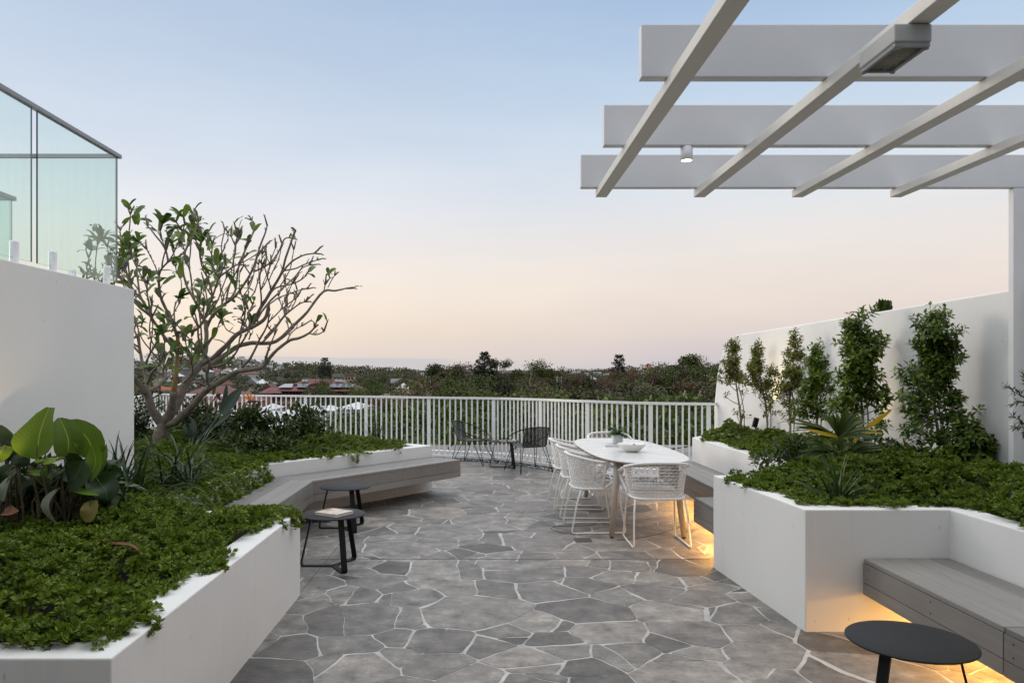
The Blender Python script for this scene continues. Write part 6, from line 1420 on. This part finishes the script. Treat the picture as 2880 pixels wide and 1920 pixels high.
# hillside woods far away: one mass
def far_woods():
    rng = np.random.default_rng(77); vs = []; fs = []; nb = 0; pts = []
    while len(pts) < 4600:
        Y = rng.uniform(150,1250)**1.0; k = rng.uniform(-0.62,0.42); X = k*Y
        if Y < 260 and -0.36 < k < -0.10: continue
        if rng.random() < 0.30 and Y < 450: continue
        if any(abs(k-a) < w*1.15 and b-42 < Y < b+4 for a, b, w in CLEAR): continue
        pts.append((X,Y))
    for X, Y in pts:
        z = tz(X,Y); r = rng.uniform(2.2,4.6)*(0.8+Y/2200); hh = rng.uniform(4.5,10.5)*(0.85 if Y < 400 else 1); n = 80 if Y < 450 else 46
        dr = rdir(n, rng); dr[:,2] = np.abs(dr[:,2])*1.0-0.25; pos = np.array([X,Y,z+hh-r*0.7]) + dr*np.array([r,r,r*0.75])*rng.uniform(0.5,1.05,(n,1))
        pos[:,2] = np.maximum(pos[:,2], z+0.2); sz = r*rng.uniform(0.24,0.42,n)
        v, f = quad_batch(pos, dr+rng.normal(0,.6,(n,3)), dr+rng.normal(0,0.6,(n,3))+np.array([[0,0,.5]]), sz, sz*0.7); vs.append(v); fs.append(f+nb); nb += len(v)
    o = link('woodland', np_mesh('woodland', np.concatenate(vs), np.concatenate(fs), M['wood_far'])); tag(o, 'tree covered hillsides of the far suburb', None, None, 'stuff')
# ---------------------------------------------------------------- houses
M['hw_white'] = simple('white_weatherboard', (0.58,0.57,0.55), 0.7, var=0.1, scale=0.6); M['hw_cream'] = simple('cream_wall', (0.50,0.43,0.33), 0.7, var=0.1, scale=0.6); M['hw_brick'] = simple('orange_brick', (0.40,0.17,0.085), 0.8, var=0.2, scale=1.0)
M['hw_yellow'] = simple('yellow_wall', (0.48,0.32,0.14), 0.7, var=0.1, scale=0.6); M['hw_grey'] = simple('grey_wall', (0.24,0.24,0.24), 0.7, var=0.1, scale=0.6)
M['hr_grey'] = simple('grey_metal_roof', (0.22,0.225,0.235), 0.5, var=0.15, scale=0.5); M['hr_white'] = simple('white_metal_roof', (0.62,0.63,0.64), 0.5, var=0.08, scale=0.5); M['hr_red'] = simple('red_metal_roof', (0.125,0.030,0.026), 0.6, var=0.15, scale=0.4); M['hr_orange'] = simple('terracotta_roof', (0.36,0.10,0.05), 0.8, var=0.2, scale=0.6)
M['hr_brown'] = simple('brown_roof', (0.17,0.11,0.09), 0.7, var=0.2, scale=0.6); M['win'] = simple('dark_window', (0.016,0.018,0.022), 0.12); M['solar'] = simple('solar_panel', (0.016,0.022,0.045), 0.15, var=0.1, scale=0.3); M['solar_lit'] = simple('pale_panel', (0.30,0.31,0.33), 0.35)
CLEAR = []
def house(name, X, Y, z0, w_, d_, hw, hr, wall, roof, label, group=None, rz=0.0, kind='hip', win=3, over=0.4, cat='house', ridge=None):
    CLEAR.append((X/Y, Y, w_/2/Y))
    e = empty(name, (X,Y,z0), label, cat, group, rz)
    link('wall', MB().box(-w_/2,w_/2,-d_/2,d_/2,-3,hw).mesh('wall', M[wall]), e, False); rf = MB(); a, b = w_/2+over, d_/2+over
    if kind == 'hip': rl = max(0.0, a-b) if ridge is None else ridge; vs = [(-a,-b,hw),(a,-b,hw),(a,b,hw),(-a,b,hw),(-rl,0,hw+hr),(rl,0,hw+hr)]; fs = [(0,1,5,4),(1,2,5),(2,3,4,5),(3,0,4),(3,2,1,0)]
    elif kind == 'gable': vs = [(-a,-b,hw),(a,-b,hw),(a,b,hw),(-a,b,hw),(0,-b,hw+hr),(0,b,hw+hr)]; fs = [(0,1,4),(2,3,5),(1,2,5,4),(3,0,4,5),(3,2,1,0)]
    elif kind == 'sidegable': vs = [(-a,-b,hw),(a,-b,hw),(a,b,hw),(-a,b,hw),(-a,0,hw+hr),(a,0,hw+hr)]; fs = [(0,1,5,4),(2,3,4,5),(1,2,5),(3,0,4),(3,2,1,0)]
    else: vs = [(-a,-b,hw),(a,-b,hw),(a,b,hw),(-a,b,hw),(-a,-b,hw+hr),(a,-b,hw+hr),(a,b,hw+hr),(-a,b,hw+hr)]; fs = [(3,2,1,0),(4,5,6,7),(0,1,5,4),(1,2,6,5),(2,3,7,6),(3,0,4,7)]
    vs = [(x,y,z+0.01) for x,y,z in vs]; link('roof', rf.add(vs, fs).mesh('roof', M[roof]), e, False)
    for k in range(win):
        x = -w_/2 + w_*(k+0.5)/win; ww = w_/win*0.28; zz = hw-0.8
        o = link('window', MB().box(x-ww,x+ww,-d_/2-0.06,-d_/2+0.02,zz-0.75,zz+0.35).mesh('window', M['win']), e, False)
    return e
def hpx(name, x, ye, Y, wpx, hwpx, hr, wall, roof, label, group=None, **kw):  # placed by sight line: eave height ye, width wpx
    X = (x-CX)*Y/F; s = Y/F; hw = hwpx*s; zt = H-(ye-CY)*s; return house(name, X, Y, zt-hw, wpx*s, kw.pop('d',None) or max(6.0,wpx*s*0.7), hw, hr, wall, roof, label, group, **kw)
# the long red roofed building with solar panels
def red_building():
    Y = 200.0; s = Y/F; X0 = (868-CX)*s; z = lambda y: H-(y-CY)*s; e = empty('red_roofed_building', (X0,Y,z(1200)), 'large brick building with red hipped roof carrying solar panels', 'building')
    x = lambda px: (px-CX)*s
    def bx(x0,x1,y0,y1,dep0,dep1,mat,name): return MB().box(x(x0),x(x1),dep0,dep1,z(y1),z(y0)).build(name, M[mat], e)
    bx(764,1008,1103,1215,Y,Y+13,'hw_brick','wall'); MB().box(x(762),x(1010),Y-0.15,Y+13,z(1134.5),z(1129)).build('band', M['hw_cream'], e); MB().box(x(762),x(1010),Y-0.2,Y+13,z(1152),z(1148)).build('band', M['hw_cream'], e)
    def hip(x0,x1,ye,yr,r0,r1,d0,d1,name):
        dm = (d0+d1)/2; vs = [(x(x0),d0,z(ye)),(x(x1),d0,z(ye)),(x(x1),d1,z(ye)),(x(x0),d1,z(ye)),(x(r0),dm,z(yr)),(x(r1),dm,z(yr))]; return MB().add(vs,[(0,1,5,4),(1,2,5),(2,3,4,5),(3,0,4),(3,2,1,0)]).build(name, M['hr_red'], e)
    hip(755,1018,1099,1074,832,960,Y-1.6,Y+15,'roof'); hip(815,960,1081,1066,846,930,Y+3.2,Y+10,'roof')
    hip(737,800,1104,1090,752,775,Y-3,Y+6,'roof'); MB().box(x(742),x(770),Y-2.2,Y+5,z(1215),z(1104.3)).build('wall', M['hw_brick'], e)
    w_ = MB()
    for k in range(26): 
        if k in (9,10): continue
        w_.box(x(767+k*9.2),x(774.5+k*9.2),Y-0.1,Y+0.1,z(1109),z(1101.5))
    w_.build('window', M['win'], e)
    for row, (ya, yb) in enumerate(((1116,1123),(1131,1139),(1156,1163))):
        ww = MB(); 
        for k in range(9): ww.box(x(774+k*26),x(783+k*26),Y-0.1,Y+0.1,z(yb),z(ya)); ww.box(x(785+k*26),x(792+k*26),Y-0.1,Y+0.1,z(yb),z(ya))
        ww.build('window', M['win'], e)
    def pan(x0,x1,y0,y1,mat,shx):                       # a bank lying on the front slope
        def pt(px,py): 
            u = (1099-py)/(1099-1074); return V(x(px), (Y-1.6)+u*(8.3), z(py)+0.35)
        a,b,c_,d_ = pt(x0,y1),pt(x1,y1),pt(x1-shx*0.4,y0),pt(x0+shx,y0); up = V(0,-0.12,0.2); MB().add([a,b,c_,d_,a+up,b+up,c_+up,d_+up],[(3,2,1,0),(4,5,6,7),(0,1,5,4),(1,2,6,5),(2,3,7,6),(3,0,4,7)]).build('solar_panel', M[mat], e)
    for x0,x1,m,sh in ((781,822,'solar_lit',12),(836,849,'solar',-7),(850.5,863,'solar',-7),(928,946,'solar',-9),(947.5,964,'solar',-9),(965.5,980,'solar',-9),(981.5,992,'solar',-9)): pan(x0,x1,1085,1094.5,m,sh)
    for x0,x1 in ((838,846),(847,855),(934,944),(945,956)):
        a_ = [V(x(x0),Y+4.2,z(1079.5)+.3),V(x(x1),Y+4.2,z(1079.5)+.3),V(x(x1-4),Y+6.2,z(1072)+.3),V(x(x0-4),Y+6.2,z(1072)+.3)]; up=V(0,-.1,.2); MB().add(a_+[p+up for p in a_],[(3,2,1,0),(4,5,6,7),(0,1,5,4),(1,2,6,5),(2,3,7,6),(3,0,4,7)]).build('solar_panel', M['solar'], e)
red_building()
# long brick wing left of it, seen through the bars
hpx('brick_building', 610, 1128, 150, 230, 60, 3.0, 'hw_brick', 'hr_red', 'long brick building with dark red roof seen through the balustrade behind the bare tree', d=12, win=10, cat='building')
hpx('house', 762, 1094, 215, 20, 40, 1.6, 'hw_brick', 'hr_red', 'small red gabled house at the left end of the red roofed building', kind='gable', win=1)
hpx('brick_building', 1135, 1118, 120, 150, 45, 1.6, 'hw_brick', 'hr_brown', 'low brick building with brown roof behind the balustrade, right of the red roofed building', d=14, win=5, cat='building')
# white roofed townhouses below
GW = 'white roofed townhouses below the terrace'; LW = 'white hip roofed townhouse seen through the balustrade on the left'
for x, ya, ye, wp, Y in [(767,1134,1147,30,100),(848,1136,1150,42,96),(892,1137,1150,40,98),(928,1138,1151,44,96),(1005,1130,1147,96,92),(740,1150,1168,110,74),(815,1152,1170,70,72),(650,1150,1164,90,80),(560,1155,1170,90,80),(470,1158,1172,90,76),(690,1176,1196,120,60),(780,1178,1196,110,58),(600,1182,1204,110,58),(500,1186,1206,110,58),(420,1176,1194,80,62)]:
    s = Y/F; hpx('townhouse', x, ye, Y, wp, (7.0)/s if False else 90, (ye-ya)*s, 'hw_white', 'hr_white', LW, GW, win=3, over=0.25)
# named houses on the slopes
HS = [(705,1058,430,34,12,1.8,'hw_cream','hr_brown','gable','cream gabled house on the slope above the bird of paradise flower'),(712,1076,330,24,14,2,'hw_white','hr_grey','gable','white two storey house on the slope just left of the red roofed building'),(738,1078,330,28,12,2,'hw_white','hr_white','hip','white house with pale roof beside the two storey white house on the slope'),
      (750,1034,520,24,8,2,'hw_white','hr_white','flat','white flat roofed house high on the left hillside'),(794,1036,520,22,10,2,'hw_white','hr_white','flat','white boxy house high on the left hillside, right of the flat roofed one'),(805,1060,480,20,12,2,'hw_white','hr_grey','hip','pale house low on the left hillside above the red roof'),(698,1030,540,22,8,3,'hw_grey','hr_grey','hip','grey pyramid roofed house near the top of the left hillside'),(790,1026,560,18,4,1.5,'hw_white','hr_white','hip','small white roofed house at the crest of the left hill'),
      (955,1060,400,32,12,1.5,'hw_yellow','hr_grey','flat','yellow flat roofed apartment block behind the red roofed building'),(985,1058,380,24,14,1.5,'hw_cream','hr_brown','flat','cream apartment block right of the yellow one'),(1062,1070,330,22,10,2,'hw_white','hr_grey','hip','white house between trees right of the red roofed building'),
      (1114,1076,300,20,16,1.5,'hw_white','hr_white','flat','white tower like house left of the orange apartment block'),(1135,1098,210,44,12,2.2,'hw_white','hr_white','hip','low house with pale blue white roof just above the balustrade rail'),(1185,1066,330,22,14,1,'hw_yellow','hr_brown','flat','orange yellow apartment block in the middle distance'),(1166,1082,270,26,10,1.5,'hw_yellow','hr_grey','hip','yellow house below the orange apartment block'),(1150,1092,240,20,8,1.5,'hw_grey','hr_grey','gable','small grey green house below the yellow house'),
      (1020,1044,600,30,8,2,'hw_grey','hr_grey','hip','grey roofed house on the skyline left of the wood'),(1100,1046,620,26,6,2,'hw_white','hr_white','hip','pale house on the skyline right of the low cloud'),(1195,1054,520,30,8,2,'hw_white','hr_white','hip','white house at the skyline left of the largest pine'),(640,1042,470,24,8,2,'hw_white','hr_orange','hip','white house with orange roof on the left hillside behind tree branches'),(565,1052,430,24,9,2,'hw_white','hr_grey','hip','white house on the left hillside behind the tree crown'),(500,1058,400,26,9,2,'hw_cream','hr_white','hip','cream house on the left hillside behind the thick branches'),
      (437,1092,260,40,10,2.2,'hw_white','hr_orange','hip','white house with bright orange roof left of the tree trunk'),(478,1096,250,30,9,2.0,'hw_white','hr_orange','hip','white house with orange roof between the tree limbs'),(405,1032,520,26,9,3,'hw_cream','hr_brown','hip','cream house on the far left hilltop beside the white wall'),
      (1488,1056,700,28,8,3,'hw_white','hr_white','hip','white building at the skyline left of the tall round headed tree'),(1610,1052,800,40,8,4,'hw_white','hr_white','flat','long white block on the skyline right of the brick tower'),(1585,1050,760,12,24,2,'hw_brick','hr_brown','flat','brick tower block on the skyline above the white chairs'),(1650,1058,800,26,6,4,'hw_white','hr_grey','hip','white house on the skyline between the brick tower and the slender pine'),(1680,1056,820,18,6,4,'hw_cream','hr_white','flat','cream block on the skyline left of the slender pine'),
      (1825,1038,900,34,10,4,'hw_cream','hr_orange','hip','cream house with terracotta roof on the right hilltop'),(1838,1044,880,26,6,3,'hw_white','hr_red','hip','long red roofed house on the right hilltop'),(1775,1050,860,16,9,3,'hw_cream','hr_orange','flat','small orange tinted block right of the slender pine'),(1990,1040,920,40,8,4,'hw_brick','hr_orange','hip','wide terracotta roofed house beside the rounded end of the white wall'),(2000,1048,900,50,6,3,'hw_grey','hr_grey','hip','grey roofed house below the wide terracotta roof by the white wall'),(1962,1042,910,22,6,4,'hw_white','hr_orange','hip','small terracotta roofed house on the right hilltop between gum trees'),(1660,1066,420,30,8,2,'hw_white','hr_white','hip','white house half hidden in the wood left of the slender pine')]
for x, ye, Y, wp, hp, hr, wl_, rf_, kd, lab in HS: hpx('house', x, ye, Y, wp, hp, hr, wl_, rf_, lab, kind=kd, win=3)
GH = 'small pale houses scattered on the hillsides'; LH = 'small pale house half hidden by trees on the far hillside'
for i in range(96):
    Y = rs_.uniform(280,720) if i < 52 else rs_.uniform(650,1500); k = rs_.uniform(-0.46,-0.06) if i < 52 else rs_.uniform(-0.12,0.31); X = k*Y; zz = tz(X,Y)
    w_ = rs_.uniform(6,10); house('house', X, Y, zz+(1.0 if i < 52 else 3.0), w_*(1 if i < 52 else 1.6), w_*0.8, rs_.uniform(2.2,3.6), rs_.uniform(1.2,2.4), rs_.choice(['hw_white','hw_white','hw_cream','hw_grey']), rs_.choice(['hr_grey','hr_white','hr_white','hr_brown','hr_red']), LH, GH, win=0, kind=rs_.choice(['hip','gable','hip']), rz=rs_.uniform(-.6,.6))
wt = empty('water_tower', (-160.5,480,tz(-160,480)+6), 'small white water tower on legs on the left hilltop', 'tower'); wt.location = ((680-CX)*480/F,480,0); X = wt.location.x; zt = H-(1002-CY)*480/F
MB().box(X-1.5,X+1.5,478.5,481.5,zt-1.6,zt).build('tank', M['hw_white'], wt); mb = MB()
for sx in (-1.3,1.3):
    for sy in (-1.3,1.3): mb.bar((X+sx,480+sy,tz(X,480)-1),(X+sx,480+sy,zt-1.6),0.3,0.3)
mb.build('frame', M['hw_white'], wt)
def mast(x, y0, Y, label): 
    X = (x-CX)*Y/F; tag(MB().bar((X,Y,tz(X,Y)-1),(X,Y,H-(y0-CY)*Y/F),0.5,0.5).build('mast', M['hw_grey']), label, 'mast')
mast(1662, 1040, 800, 'thin radio mast on the skyline left of the slender pine')
for pr in DB+GUM+GRY+BRN+BSH+BGR+[pa,pb,pc,pd,pe_]:     # prototypes that were not stood anywhere
    if pr.name not in _used:
        for ch in list(pr.children): bpy.data.objects.remove(ch)
        bpy.data.objects.remove(pr)

far_woods()
